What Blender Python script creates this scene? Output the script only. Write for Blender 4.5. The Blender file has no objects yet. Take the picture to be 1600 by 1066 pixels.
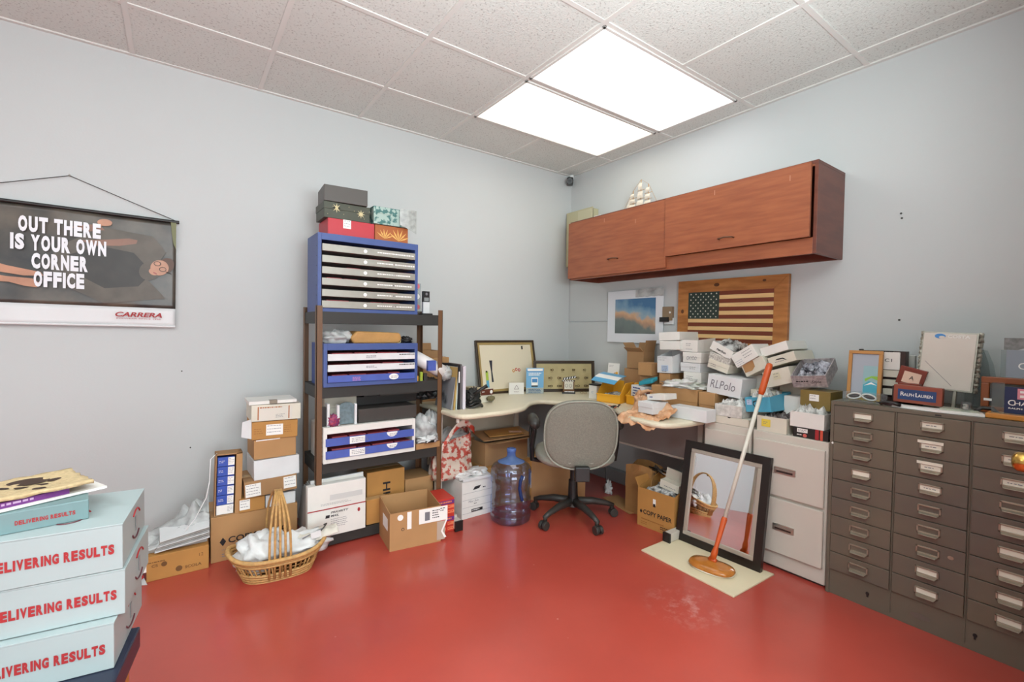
import bpy, math, random
from mathutils import Vector, Matrix, noise
random.seed(7)
S = bpy.context.scene
COL = S.collection
PI = math.pi
# ------------------------------------------------------------------ camera
cam_d = bpy.data.cameras.new('camera'); cam = bpy.data.objects.new('camera', cam_d); COL.objects.link(cam)
cam_d.sensor_width = 36.0; cam_d.lens = 16.37; cam_d.clip_start = 0.05
def cam_matrix(loc, yaw, pitch, roll):
    cy, sy, cp, sp = math.cos(yaw), math.sin(yaw), math.cos(pitch), math.sin(pitch)
    f = Vector((sy*cp, cy*cp, sp)); r0 = Vector((cy, -sy, 0)); u0 = r0.cross(f)
    c, s = math.cos(roll), math.sin(roll)
    r = c*r0 + s*u0; u = -s*r0 + c*u0
    m = Matrix((r, u, -f)).transposed().to_4x4(); m.translation = Vector(loc)
    return m
cam.matrix_world = cam_matrix((-3.046, -3.295, 1.27), 0.6251, -0.0250, 0.0150)
S.camera = cam
# ------------------------------------------------------------------ world, colour management
w = bpy.data.worlds.new('world'); S.world = w; w.use_nodes = True
w.node_tree.nodes['Background'].inputs[0].default_value = (0.8, 0.9, 1.0, 1)
w.node_tree.nodes['Background'].inputs[1].default_value = 0.3
S.view_settings.view_transform = 'Standard'; S.view_settings.look = 'None'
S.view_settings.gamma = 1.0; S.view_settings.use_curve_mapping = False
S.view_settings.exposure = -0.08
LAMP_NEAR = 2.2      # the two ceiling troffers in the picture
LAMP_BACK = 11.5      # the troffers behind the camera
REAR_FILL = 115.0  # added fill light behind the camera, at an assumed window
# unseen fill lamp added by the camera, aimed up to brighten the ceiling
fl_d = bpy.data.lights.new('ceiling_fill_light', 'AREA'); fl_d.shape = 'DISK'; fl_d.size = 1.1; fl_d.energy = 155.0; fl_d.color = (.84, .97, 1)
fl_o = bpy.data.objects.new('ceiling_fill_light', fl_d); COL.objects.link(fl_o); fl_o.location = (-2.5, -3.6, 1.6)
fl_o.rotation_euler = Vector((-.15, -.1, -1)).to_track_quat('Z', 'Y').to_euler()
# ------------------------------------------------------------------ materials
def lin(c):
    if isinstance(c, str):
        c = c.lstrip('#'); c = [int(c[i:i+2], 16)/255 for i in (0, 2, 4)]
        c = [x/12.92 if x <= .04045 else ((x+.055)/1.055)**2.4 for x in c]
    return (c[0], c[1], c[2], 1)
_M = {}
def mat(name, col, rough=.6, metal=0, var=0.0, scale=30, bump=0.0, bscale=None, trans=0, emit=0, col2=None, coat=0, stretch=None, spec=.5, alpha=1, lo=.35, hi=.65):
    if name in _M: return _M[name]
    m = bpy.data.materials.new(name); m.use_nodes = True
    nt = m.node_tree; b = nt.nodes['Principled BSDF']; c = lin(col)
    b.inputs['Base Color'].default_value = c; b.inputs['Roughness'].default_value = rough
    b.inputs['Metallic'].default_value = metal; b.inputs['Specular IOR Level'].default_value = spec
    if trans: b.inputs['Transmission Weight'].default_value = trans
    if coat: b.inputs['Coat Weight'].default_value = coat; b.inputs['Coat Roughness'].default_value = .15
    if alpha < 1: b.inputs['Alpha'].default_value = alpha
    if emit: b.inputs['Emission Color'].default_value = c; b.inputs['Emission Strength'].default_value = emit
    tc = nt.nodes.new('ShaderNodeTexCoord'); src = tc.outputs['Object']
    if stretch:
        mp = nt.nodes.new('ShaderNodeMapping'); mp.inputs['Scale'].default_value = stretch
        nt.links.new(src, mp.inputs[0]); src = mp.outputs[0]
    if var or col2:
        n = nt.nodes.new('ShaderNodeTexNoise'); n.inputs['Scale'].default_value = scale; n.inputs['Detail'].default_value = 5
        nt.links.new(src, n.inputs['Vector'])
        r = nt.nodes.new('ShaderNodeValToRGB'); r.color_ramp.elements[0].position = lo; r.color_ramp.elements[1].position = hi
        c2 = lin(col2) if col2 else tuple(x*(1-var) for x in c[:3])+(1,)
        r.color_ramp.elements[0].color = c2; r.color_ramp.elements[1].color = c
        nt.links.new(n.outputs[0], r.inputs[0]); nt.links.new(r.outputs[0], b.inputs['Base Color'])
    if bump:
        n2 = nt.nodes.new('ShaderNodeTexNoise'); n2.inputs['Scale'].default_value = bscale or scale; n2.inputs['Detail'].default_value = 6
        nt.links.new(src, n2.inputs['Vector'])
        bp = nt.nodes.new('ShaderNodeBump'); bp.inputs['Strength'].default_value = bump; bp.inputs['Distance'].default_value = .01
        nt.links.new(n2.outputs[0], bp.inputs['Height']); nt.links.new(bp.outputs[0], b.inputs['Normal'])
    _M[name] = m
    return m
WHITE = mat('white_card', '#E4E1DA', .55, var=.06, scale=8)
WHITE2 = mat('white_card_cool', '#DCDDDD', .5, var=.06, scale=9)
CREAM = mat('cream_card', '#D9D3C2', .6, var=.07, scale=8)
BROWN = mat('brown_cardboard', '#B5895A', .75, var=.1, scale=6, bump=.05, bscale=60)
BROWN2 = mat('tan_cardboard', '#A57E55', .75, var=.1, scale=6)
KRAFT = mat('orange_kraft_cardboard', '#B98545', .72, var=.12, scale=7)
TAPE = mat('packing_tape', '#BF9C6E', .25, var=.05)
BLACK = mat('black_plastic', '#1C1B1A', .4)
DARK = mat('dark_grey_plastic', '#35322E', .45)
INK = mat('black_ink', '#1B1A1C', .6)
GREYINK = mat('grey_ink', '#77757A', .7)
RED = mat('red_ink', '#A3272A', .6)
PAPER = mat('label_paper', '#EFEDE8', .55)
BLUE = mat('blue_enamel', '#42568F', .45, var=.06, scale=5)
BLUE2 = mat('blue_board', '#4A5FB0', .45, var=.12, scale=12)
SILVER = mat('silver_board', '#A19E94', .35, metal=.35, var=.06, scale=20)
METALG = mat('beige_grey_enamel', '#CBC4B8', .45, var=.03, scale=4)
CHROME = mat('brushed_chrome', '#B8B4AB', .3, metal=.9)
WOODP = mat('brown_painted_steel', '#6B4A2E', .45, var=.1, scale=8)
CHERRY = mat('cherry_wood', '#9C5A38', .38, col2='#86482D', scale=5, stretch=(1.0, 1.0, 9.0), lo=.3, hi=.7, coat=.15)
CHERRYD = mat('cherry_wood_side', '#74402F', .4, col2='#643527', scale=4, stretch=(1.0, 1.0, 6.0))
PINE = mat('knotty_pine', '#B97A3E', .45, col2='#985E2A', scale=5, stretch=(1, 1, 6))
LAMIN = mat('beige_laminate', '#DCD2B8', .4, var=.03, scale=3)
MODEST = mat('beige_panel', '#B3A794', .55)
OLIVE = mat('olive_brown_enamel', '#6A6254', .42, var=.1, scale=3)
OLIVE2 = mat('olive_brown_drawer_enamel', '#6C6353', .38, col2='#605950', scale=3)
CLEARBAG = mat('clear_plastic_wrap', '#D4D6D4', .18, col2='#A9ABA9', scale=14, bump=.6, bscale=22, alpha=.72)
WBAG = mat('white_plastic_bag', '#DEDEDC', .3, var=.12, scale=12, bump=.5, bscale=18)
PEACH = mat('peach_plastic_bag', '#D9B08C', .3, col2='#C4895C', scale=16, bump=.6, bscale=25)
BAGGED = mat('bagged_eyewear_plastic', '#C9C9C6', .2, col2='#4C4B4B', scale=24, bump=.9, bscale=40, lo=.36, hi=.56)
BAGGEDL = mat('pale_bagged_eyewear_plastic', '#DAD9D4', .2, col2='#8A8983', scale=26, bump=.9, bscale=40, lo=.33, hi=.55)
YEL = mat('yellow_bin_plastic', '#E8A92E', .35)
def glass(name, col, a=.25, rough=.05, metal=0):
    if name in _M: return _M[name]
    m = bpy.data.materials.new(name); m.use_nodes = True; nt = m.node_tree; nt.nodes.clear()
    o = nt.nodes.new('ShaderNodeOutputMaterial'); mix = nt.nodes.new('ShaderNodeMixShader')
    t = nt.nodes.new('ShaderNodeBsdfTransparent'); g = nt.nodes.new('ShaderNodeBsdfPrincipled')
    t.inputs[0].default_value = lin(col); g.inputs['Base Color'].default_value = lin(col); g.inputs['Roughness'].default_value = rough; g.inputs['Metallic'].default_value = metal
    lw = nt.nodes.new('ShaderNodeLayerWeight'); lw.inputs[0].default_value = .45
    ad = nt.nodes.new('ShaderNodeMath'); ad.operation = 'MULTIPLY_ADD'; ad.inputs[1].default_value = .28; ad.inputs[2].default_value = a
    nt.links.new(lw.outputs['Facing'], ad.inputs[0]); nt.links.new(ad.outputs[0], mix.inputs[0])
    nt.links.new(t.outputs[0], mix.inputs[1]); nt.links.new(g.outputs[0], mix.inputs[2]); nt.links.new(mix.outputs[0], o.inputs[0])
    _M[name] = m; return m
ACRYL = glass('clear_acrylic', '#E9EDED', .06)
# ------------------------------------------------------------------ mesh builder
class MB:
    def __init__(s): s.v = []; s.f = []; s.mi = []; s.mats = []; s.T = Matrix.Identity(4)
    def _m(s, m):
        if m not in s.mats: s.mats.append(m)
        return s.mats.index(m)
    def add(s, vs, fs, m):
        k = len(s.v); i = s._m(m)
        s.v += [tuple(s.T @ Vector(p)) for p in vs]; s.f += [tuple(k+j for j in f) for f in fs]; s.mi += [i]*len(fs)
        return s
    def box(s, x0, y0, z0, x1, y1, z1, m):
        if x0 > x1: x0, x1 = x1, x0
        if y0 > y1: y0, y1 = y1, y0
        if z0 > z1: z0, z1 = z1, z0
        return s.add([(x0,y0,z0),(x1,y0,z0),(x1,y1,z0),(x0,y1,z0),(x0,y0,z1),(x1,y0,z1),(x1,y1,z1),(x0,y1,z1)],
                     [(3,2,1,0),(4,5,6,7),(0,1,5,4),(1,2,6,5),(2,3,7,6),(3,0,4,7)], m)
    def poly(s, pts, m): return s.add(pts, [tuple(range(len(pts)))], m)
    def slab(s, pts, n, t, m):   # planar outline extruded by t along n
        n = Vector(n).normalized()*t; k = len(pts); a = [Vector(p) for p in pts]; b = [p+n for p in a]
        fs = [tuple(range(k))[::-1], tuple(range(k, 2*k))] + [(i, (i+1) % k, k+(i+1) % k, k+i) for i in range(k)]
        return s.add([tuple(p) for p in a+b], fs, m)
    def tube(s, pts, r, m, seg=8, closed=False, cap=True):
        P = [Vector(p) for p in pts]; n = len(P); R = r if isinstance(r, (list, tuple)) else [r]*n
        vs = []; prev = None
        for i in range(n):
            a = P[(i-1) % n] if (i > 0 or closed) else P[i]; b = P[(i+1) % n] if (i < n-1 or closed) else P[i]
            t = (b-a).normalized() if (b-a).length > 0 else Vector((0,0,1))
            if prev is None:
                up = Vector((0,0,1)) if abs(t.z) < .9 else Vector((1,0,0)); q = t.cross(up).normalized()
            else:
                q = (prev - t*prev.dot(t)).normalized()
            prev = q; o = t.cross(q)
            vs += [tuple(P[i] + R[i]*(math.cos(2*PI*k/seg)*q + math.sin(2*PI*k/seg)*o)) for k in range(seg)]
        fs = []
        for i in range(n if closed else n-1):
            j = (i+1) % n
            fs += [(i*seg+k, i*seg+(k+1) % seg, j*seg+(k+1) % seg, j*seg+k) for k in range(seg)]
        if cap and not closed: fs += [tuple(range(seg))[::-1], tuple(range((n-1)*seg, n*seg))]
        return s.add(vs, fs, m)
    def cyl(s, a, b, r, m, r2=None, seg=20): return s.tube([a, b], [r, r if r2 is None else r2], m, seg)
    def lathe(s, prof, c, m, seg=32):
        vs = []; n = len(prof)
        for r, z in prof: vs += [(c[0]+r*math.cos(2*PI*k/seg), c[1]+r*math.sin(2*PI*k/seg), c[2]+z) for k in range(seg)]
        fs = [(i*seg+k, i*seg+(k+1) % seg, (i+1)*seg+(k+1) % seg, (i+1)*seg+k) for i in range(n-1) for k in range(seg)]
        return s.add(vs, fs, m)
    def grid(s, nu, nv, fn, m):
        vs = [fn(i/nu, j/nv) for j in range(nv+1) for i in range(nu+1)]; q = nu+1
        return s.add(vs, [(j*q+i, j*q+i+1, (j+1)*q+i+1, (j+1)*q+i) for j in range(nv) for i in range(nu)], m)
    def blob(s, c, r, m, amp=.25, freq=3.0, seed=0, nu=28, nv=18, flat=None):
        vs = []
        for j in range(nv+1):
            th = PI*j/nv
            for i in range(nu):
                ph = 2*PI*i/nu; d = Vector((math.sin(th)*math.cos(ph), math.sin(th)*math.sin(ph), math.cos(th)))
                k = 1 + amp*(noise.noise(d*freq+Vector((seed*7.1, seed*3.3, 0)))*1.6 + .5*noise.noise(d*freq*2.7+Vector((0, seed*5.0, 1))))
                p = Vector((c[0]+d.x*r[0]*k, c[1]+d.y*r[1]*k, c[2]+d.z*r[2]*k))
                if flat is not None: p.z = max(p.z, flat)
                vs.append(tuple(p))
        return s.add(vs, [(j*nu+i, (j+1)*nu+i, (j+1)*nu+(i+1) % nu, j*nu+(i+1) % nu) for j in range(nv) for i in range(nu)], m)
    def disc(s, c, rx, rz, m, n=20, rot=0.0, a0=0, a1=2*PI, axis='front', th=.0008):
        pts = []
        for k in range(n):
            a = a0+(a1-a0)*k/(n if a1-a0 > 6.28 else n-1); x = rx*math.cos(a); z = rz*math.sin(a)
            X = x*math.cos(rot)-z*math.sin(rot); Z = x*math.sin(rot)+z*math.cos(rot)
            pts.append((c[0]+X, c[1], c[2]+Z) if axis == 'front' else (c[0]+X, c[1]+Z, c[2]))
        return s.slab(pts, (0,-1,0) if axis == 'front' else (0,0,1), th, m)
    def text(s, txt, o, m, h=None, width=None, u=(1,0,0), v=(0,0,1), bold=0.0, sx=1.0, shear=0, th=.0006, center=False, space=1.0):
        cu = bpy.data.curves.new('t', 'FONT'); cu.body = txt; cu.size = 1; cu.offset = bold; cu.shear = shear; cu.space_character = space
        cu.resolution_u = 3
        ob = bpy.data.objects.new('t', cu); COL.objects.link(ob)
        bpy.context.view_layer.update()
        me = bpy.data.meshes.new_from_object(ob.evaluated_get(bpy.context.evaluated_depsgraph_get()))
        pts = [p.co.copy() for p in me.vertices]; fs = [tuple(p.vertices) for p in me.polygons]
        bpy.data.objects.remove(ob); bpy.data.curves.remove(cu); bpy.data.meshes.remove(me)
        if not pts: return s
        x0 = min(p.x for p in pts); x1 = max(p.x for p in pts); y0 = min(p.y for p in pts); y1 = max(p.y for p in pts)
        if h is None: h = width/(x1-x0)*(y1-y0)
        sy = h/(y1-y0); kx = width/(x1-x0) if width else sy*sx
        u = Vector(u).normalized(); v = Vector(v).normalized(); n = u.cross(v); O = Vector(o)
        if center: O = O - u*kx*(x1-x0)/2
        vs = [tuple(O + u*(p.x-x0)*kx + v*(p.y-y0)*sy + n*th) for p in pts]
        return s.add(vs, fs, m)
    def ctext(s, txt, o, m, h, width, u=(1,0,0), v=(0,0,1), bold=.05, gap=.14, th=.0006):
        """condensed poster lettering: every capital gets the same narrow width"""
        wd = {'I': .36, ' ': .42, 'W': 1.35, 'M': 1.25}
        tot = sum(wd.get(c, 1) for c in txt)+gap*(len(txt)-1); k = width/tot; x = 0
        u = Vector(u).normalized(); v = Vector(v).normalized(); O = Vector(o)
        for c in txt:
            w = wd.get(c, 1)*k
            if c != ' ': s.text(c, tuple(O+u*x), m, h=h, width=w, u=u, v=v, bold=bold, th=th)
            x += w+gap*k
        return s
    def lines(s, x0, z0, w, n, m, gap=.008, t=.0022, y=-.0012, seed=1, u='x'):
        rr = random.Random(seed)
        for k in range(n):
            x = x0
            while x < x0+w*rr.uniform(.7, 1):
                l = rr.uniform(.004, .014); 
                if x+l > x0+w: break
                if u == 'x': s.box(x, y, z0-k*gap-t, x+l, y+.0004, z0-k*gap, m)
                x += l+.003
        return s
    def build(s, name, parent=None, loc=None, rot=None, bevel=0, smooth=False, sub=0, solid=0, seg=2, label=None):
        me = bpy.data.meshes.new(name); me.from_pydata(s.v, [], s.f)
        for m in s.mats: me.materials.append(m)
        me.polygons.foreach_set('material_index', s.mi)
        if smooth: me.polygons.foreach_set('use_smooth', [True]*len(me.polygons))
        me.update(); ob = bpy.data.objects.new(name, me); COL.objects.link(ob)
        if parent: ob.parent = parent
        if loc: ob.location = loc
        if rot: ob.rotation_euler = rot
        if solid: q = ob.modifiers.new('s', 'SOLIDIFY'); q.thickness = solid; q.offset = 0
        if bevel: q = ob.modifiers.new('b', 'BEVEL'); q.width = bevel; q.segments = seg; q.limit_method = 'ANGLE'; q.angle_limit = .8
        if sub: q = ob.modifiers.new('u', 'SUBSURF'); q.levels = sub; q.render_levels = sub
        if label: ob['label'] = label
        return ob
def tag(o, label, cat, group=None, kind=None):
    o['label'] = label; o['category'] = cat
    if group: o['group'] = group
    if kind: o['kind'] = kind
    return o
def pose(loc, yaw=0, roll=0, pitch=0):
    return Matrix.Translation(loc) @ Matrix.Rotation(math.radians(yaw), 4, 'Z') @ Matrix.Rotation(math.radians(-roll), 4, 'Y') @ Matrix.Rotation(math.radians(pitch), 4, 'X')
def thing(name, label, cat, loc, yaw=0, roll=0, pitch=0, group=None):
    o = bpy.data.objects.new(name, None); COL.objects.link(o); o.empty_display_size = .05
    o.matrix_world = pose(loc, yaw, roll, pitch)
    return tag(o, label, cat, group)
def mesh_thing(mb, name, label, cat, loc, yaw=0, roll=0, pitch=0, group=None, kind=None, **k):
    o = mb.build(name, **k); o.matrix_world = pose(loc, yaw, roll, pitch); return tag(o, label, cat, group, kind)
def struct(o): o['kind'] = 'structure'; return o
# ------------------------------------------------------------------ room
CH = 2.728
wallm = mat('grey_wall_paint', '#C2C5C4', .6, var=.02, scale=1.5, bump=.04, bscale=90)
def floor_material():
    m = mat('red_floor_paint', '#B4483B', .30, var=.12, scale=2.5, bump=.05, bscale=12, coat=.3)
    nt = m.node_tree; b = nt.nodes['Principled BSDF']
    old = b.inputs['Base Color'].links[0].from_socket
    tc = nt.nodes.new('ShaderNodeTexCoord')
    # dusty scuffs: a stain patch near the leaning mirror and small paint chips everywhere
    d = nt.nodes.new('ShaderNodeVectorMath'); d.operation = 'DISTANCE'; d.inputs[1].default_value = (-1.13, -2.05, 0)
    nt.links.new(tc.outputs['Object'], d.inputs[0])
    mr = nt.nodes.new('ShaderNodeMapRange'); mr.inputs['From Min'].default_value = .02; mr.inputs['From Max'].default_value = .22
    mr.inputs['To Min'].default_value = 1; mr.inputs['To Max'].default_value = 0
    nt.links.new(d.outputs['Value'], mr.inputs['Value'])
    n = nt.nodes.new('ShaderNodeTexNoise'); n.inputs['Scale'].default_value = 14; n.inputs['Detail'].default_value = 10; n.inputs['Roughness'].default_value = .75
    nt.links.new(tc.outputs['Object'], n.inputs['Vector'])
    r = nt.nodes.new('ShaderNodeValToRGB'); r.color_ramp.elements[0].position = .5; r.color_ramp.elements[1].position = .66
    nt.links.new(n.outputs[0], r.inputs[0])
    mu = nt.nodes.new('ShaderNodeMath'); mu.operation = 'MULTIPLY'; nt.links.new(mr.outputs[0], mu.inputs[0]); nt.links.new(r.outputs[0], mu.inputs[1])
    n3 = nt.nodes.new('ShaderNodeTexVoronoi'); n3.inputs['Scale'].default_value = 5.5; nt.links.new(tc.outputs['Object'], n3.inputs['Vector'])
    r3 = nt.nodes.new('ShaderNodeValToRGB'); r3.color_ramp.elements[0].position = .015; r3.color_ramp.elements[1].position = .035
    r3.color_ramp.elements[0].color = (1,1,1,1); r3.color_ramp.elements[1].color = (0,0,0,1); nt.links.new(n3.outputs['Distance'], r3.inputs[0])
    mx = nt.nodes.new('ShaderNodeMath'); mx.operation = 'MAXIMUM'; nt.links.new(mu.outputs[0], mx.inputs[0]); nt.links.new(r3.outputs[0], mx.inputs[1])
    m2 = nt.nodes.new('ShaderNodeMath'); m2.operation = 'MULTIPLY'; m2.inputs[1].default_value = .5; nt.links.new(mx.outputs[0], m2.inputs[0])
    mix = nt.nodes.new('ShaderNodeMixRGB'); mix.inputs[2].default_value = lin('#D8B0A8')
    nt.links.new(m2.outputs[0], mix.inputs[0]); nt.links.new(old, mix.inputs[1]); nt.links.new(mix.outputs[0], b.inputs['Base Color'])
    return m
X0, Y0 = -5.4, -6.0
b = MB(); b.box(X0-.1, Y0-.1, -.1, .1, .1, 0, floor_material()); struct(b.build('floor'))
b = MB(); b.box(X0-.1, 0, 0, .1, .12, CH+.1, wallm)
for x, z in ((-2.98, .55), (-3.02, 1.0)): b.cyl((x, .002, z), (x, -.004, z), .004, DARK, seg=8)
struct(b.build('wall_back'))
b = MB(); b.box(0, Y0, 0, .12, 0, CH+.1, wallm)
for y, z in ((-2.504, 1.875), (-2.508, 1.349), (-2.5, 1.9)): b.cyl((.002, y, z), (-.004, y, z), .005, DARK, seg=8)
struct(b.build('wall_right'))
b = MB(); b.box(X0-.12, Y0, 0, X0, 0, CH+.1, wallm); struct(b.build('wall_left'))
b = MB(); b.box(X0, Y0-.12, 0, -4.4, Y0, CH+.1, wallm); b.box(-1.6, Y0-.12, 0, 0, Y0, CH+.1, wallm); b.box(-4.4, Y0-.12, 2.3, -1.6, Y0, CH+.1, wallm); b.box(-4.4, Y0-.12, 0, -1.6, Y0, .5, wallm)
struct(b.build('wall_front'))
b = MB()   # short wall that holds the closet door beside the card cabinet
b.box(-1.36, -3.27, 0, -1.27, -3.15, CH, wallm); b.box(-.43, -3.27, 0, 0, -3.15, CH, wallm); b.box(-1.27, -3.27, 2.06, -.43, -3.15, CH, wallm)
struct(b.build('wall_closet'))
doorm = mat('white_door_paint', '#DAD8D2', .45)
b = MB(); b.box(-1.265, -3.2, .005, -.435, -3.16, 2.055, doorm)
for z0, z1 in ((.2, .85), (1.05, 1.9)):
    for x0 in (-1.17, -.81): b.box(x0, -3.1595, z0, x0+.28, -3.153, z1, doorm)
door = struct(b.build('door_1', bevel=.003))
BRASS = mat('polished_brass', '#C29A52', .22, metal=1)
# ceiling with T-bar grid
def ceiling_material():
    m = mat('acoustic_tile', '#D6D8D3', .85, var=.04, scale=2, bump=.35, bscale=120); nt = m.node_tree; b = nt.nodes['Principled BSDF']
    old = b.inputs['Base Color'].links[0].from_socket
    tc = nt.nodes.new('ShaderNodeTexCoord'); n = nt.nodes.new('ShaderNodeTexNoise'); n.inputs['Scale'].default_value = 95; n.inputs['Detail'].default_value = 3
    nt.links.new(tc.outputs['Object'], n.inputs['Vector'])
    r = nt.nodes.new('ShaderNodeValToRGB'); r.color_ramp.elements[0].position = .33; r.color_ramp.elements[1].position = .42
    r.color_ramp.elements[0].color = (1,1,1,1); r.color_ramp.elements[1].color = (0,0,0,1); nt.links.new(n.outputs[0], r.inputs[0])
    mm = nt.nodes.new('ShaderNodeMath'); mm.operation = 'MULTIPLY'; mm.inputs[1].default_value = .55; nt.links.new(r.outputs[0], mm.inputs[0])
    mix = nt.nodes.new('ShaderNodeMixRGB'); mix.inputs[2].default_value = lin('#8D8984')
    nt.links.new(mm.outputs[0], mix.inputs[0]); nt.links.new(old, mix.inputs[1]); nt.links.new(mix.outputs[0], b.inputs['Base Color'])
    return m
TM = ceiling_material(); GR = mat('ceiling_grid_paint', '#D6D4CF', .5)
T = .61; EX, EY = .184, .508
xs = [0] + [-EX-i*T for i in range(9)] + [X0]; ys = [0] + [-EY-j*T for j in range(10)] + [Y0]
lamps = [(2, 0), (2, 1)]       # grid cells (left column index, row) of the two visible 2x4 troffers, two cells wide
lampx1, lampx0 = -EX, -EX-2*T
back_lamps = [(-EX-4*T, -EX-6*T, -EY-5*T), (-EX-4*T, -EX-6*T, -EY-6*T), (-EX-1*T, -EX-3*T, -EY-6*T), (-EX-6*T, -EX-8*T, -EY-2*T)]
b = MB(); b.box(X0-.1, Y0-.1, CH+.012, .1, .1, CH+.1, TM)
for i in range(len(xs)-1):
    for j in range(len(ys)-1):
        x1, x0, y1, y0 = xs[i], xs[i+1], ys[j], ys[j+1]
        cx = (x0+x1)/2; cy = (y0+y1)/2
        if lampx0 < cx < lampx1 and -EY-2*T < cy < -EY: continue
        if any(lx0 < cx < lx1 and ly-T < cy < ly for lx1, lx0, ly in back_lamps): continue
        dz = .004 if (i*7+j*3) % 5 else .001
        b.box(x0+.004, y0+.004, CH-.004+dz, x1-.004, y1-.004, CH+.02, TM)
struct(b.build('ceiling'))
b = MB()
for x in xs[1:-1]:   # runs stop at the two-cell wide lamps
    cuts = sorted([(ly-T, ly) for lx1, lx0, ly in back_lamps + [(lampx1, lampx0, -EY), (lampx1, lampx0, -EY-T)] if lx0 + .1 < x < lx1 - .1])
    ya = Y0
    for c0, c1 in cuts + [(0, 0)]:
        if c0 - ya > .01: b.box(x-.012, ya, CH-.006, x+.012, c0, CH+.011, GR)
        ya = c1
for y in ys[1:-1]: b.box(X0, y-.012, CH-.0055, 0, y+.012, CH+.0105, GR)
b.box(X0, -.022, CH-.008, 0, 0, CH+.011, GR); b.box(-.022, Y0, CH-.0085, 0, 0, CH+.0115, GR)
struct(b.build('trim_1'))
def troffer(x0, x1, y0, y1, strength, tone, label):
    t = thing('ceiling_light', label, 'light', (x0, y0, CH-.004)); W = x1-x0; D = y1-y0
    f = MB(); e = .03
    for a in ((.012,.012,W-.012,e),(.012,D-e,W-.012,D-.012),(.012,.012,e,D-.012),(W-e,.012,W-.012,D-.012)): f.box(a[0], a[1], -.008, a[2], a[3], .012, GR)
    f.build('lamp_frame', t, bevel=.002)
    m = mat('diffuser_'+tone, tone, .4, emit=strength)
    d = MB(); d.box(e, e, .002, W-e, D-e, .008, m); d.build('diffuser', t)
troffer(lampx0, lampx1, -EY-T, -EY, LAMP_NEAR, '#FFFCEC', 'older yellowish 2x4 ceiling light panel nearest the far corner')
troffer(lampx0, lampx1, -EY-2*T, -EY-T, LAMP_NEAR*1.15, '#FAFCFF', 'whiter 2x4 ceiling light panel, the one farther from the far corner')
for k, (lx1, lx0, ly) in enumerate(back_lamps):
    troffer(lx0, lx1, ly-T, ly, LAMP_BACK if k < 3 else LAMP_BACK*.6, '#F1FAFF', ['ceiling light panel behind the camera, nearest it', 'ceiling light panel behind the camera, second back', 'ceiling light panel behind the camera on the closet side', 'ceiling light panel over the left part of the room'][k])
# assumed window, unseen behind the camera, where the added fill light sits
g = MB(); g.box(-4.4, Y0-.07, .5, -1.6, Y0-.06, 2.3, ACRYL)
struct(g.build('window_1'))
f = MB()
for x in (-4.4, -3.02, -1.64): f.box(x, Y0-.1, .5, x+.04, Y0-.03, 2.3, GR)
for z in (.5, 2.26): f.box(-4.4, Y0-.1, z, -1.6, Y0-.03, z+.04, GR)
struct(f.build('trim_2'))
ld = bpy.data.lights.new('rear_fill_light', 'AREA'); ld.shape = 'RECTANGLE'; ld.size = 2.7; ld.size_y = 1.7; ld.energy = REAR_FILL; ld.color = (.88, .96, 1)  # added area light that lifts the room from behind the camera
lo = bpy.data.objects.new('rear_fill_light', ld); COL.objects.link(lo); lo.location = (-3.0, Y0+.02, 1.4); lo.rotation_euler = (-PI/2, 0, PI)
lo.rotation_euler = Vector((0, -1, 0)).to_track_quat('Z', 'Y').to_euler()
prof = [(.0, .0), (.018, .0), (.023, .004), (.0265, .012), (.0275, .026), (.0265, .038), (.021, .046), (.012, .05), (0, .05)]
kb = MB(); kb.T = Matrix.Rotation(-PI/2, 4, 'X'); kb.lathe([(.032, 0), (.032, .004), (.028, .008), (.012, .009), (.011, .03), (.016, .033)] + [(r, z+.034) for r, z in prof[1:]], (0,0,0), BRASS, 32)
kb.build('door_knob', door, loc=(-1.19, -3.155, .932), smooth=True)
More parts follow.
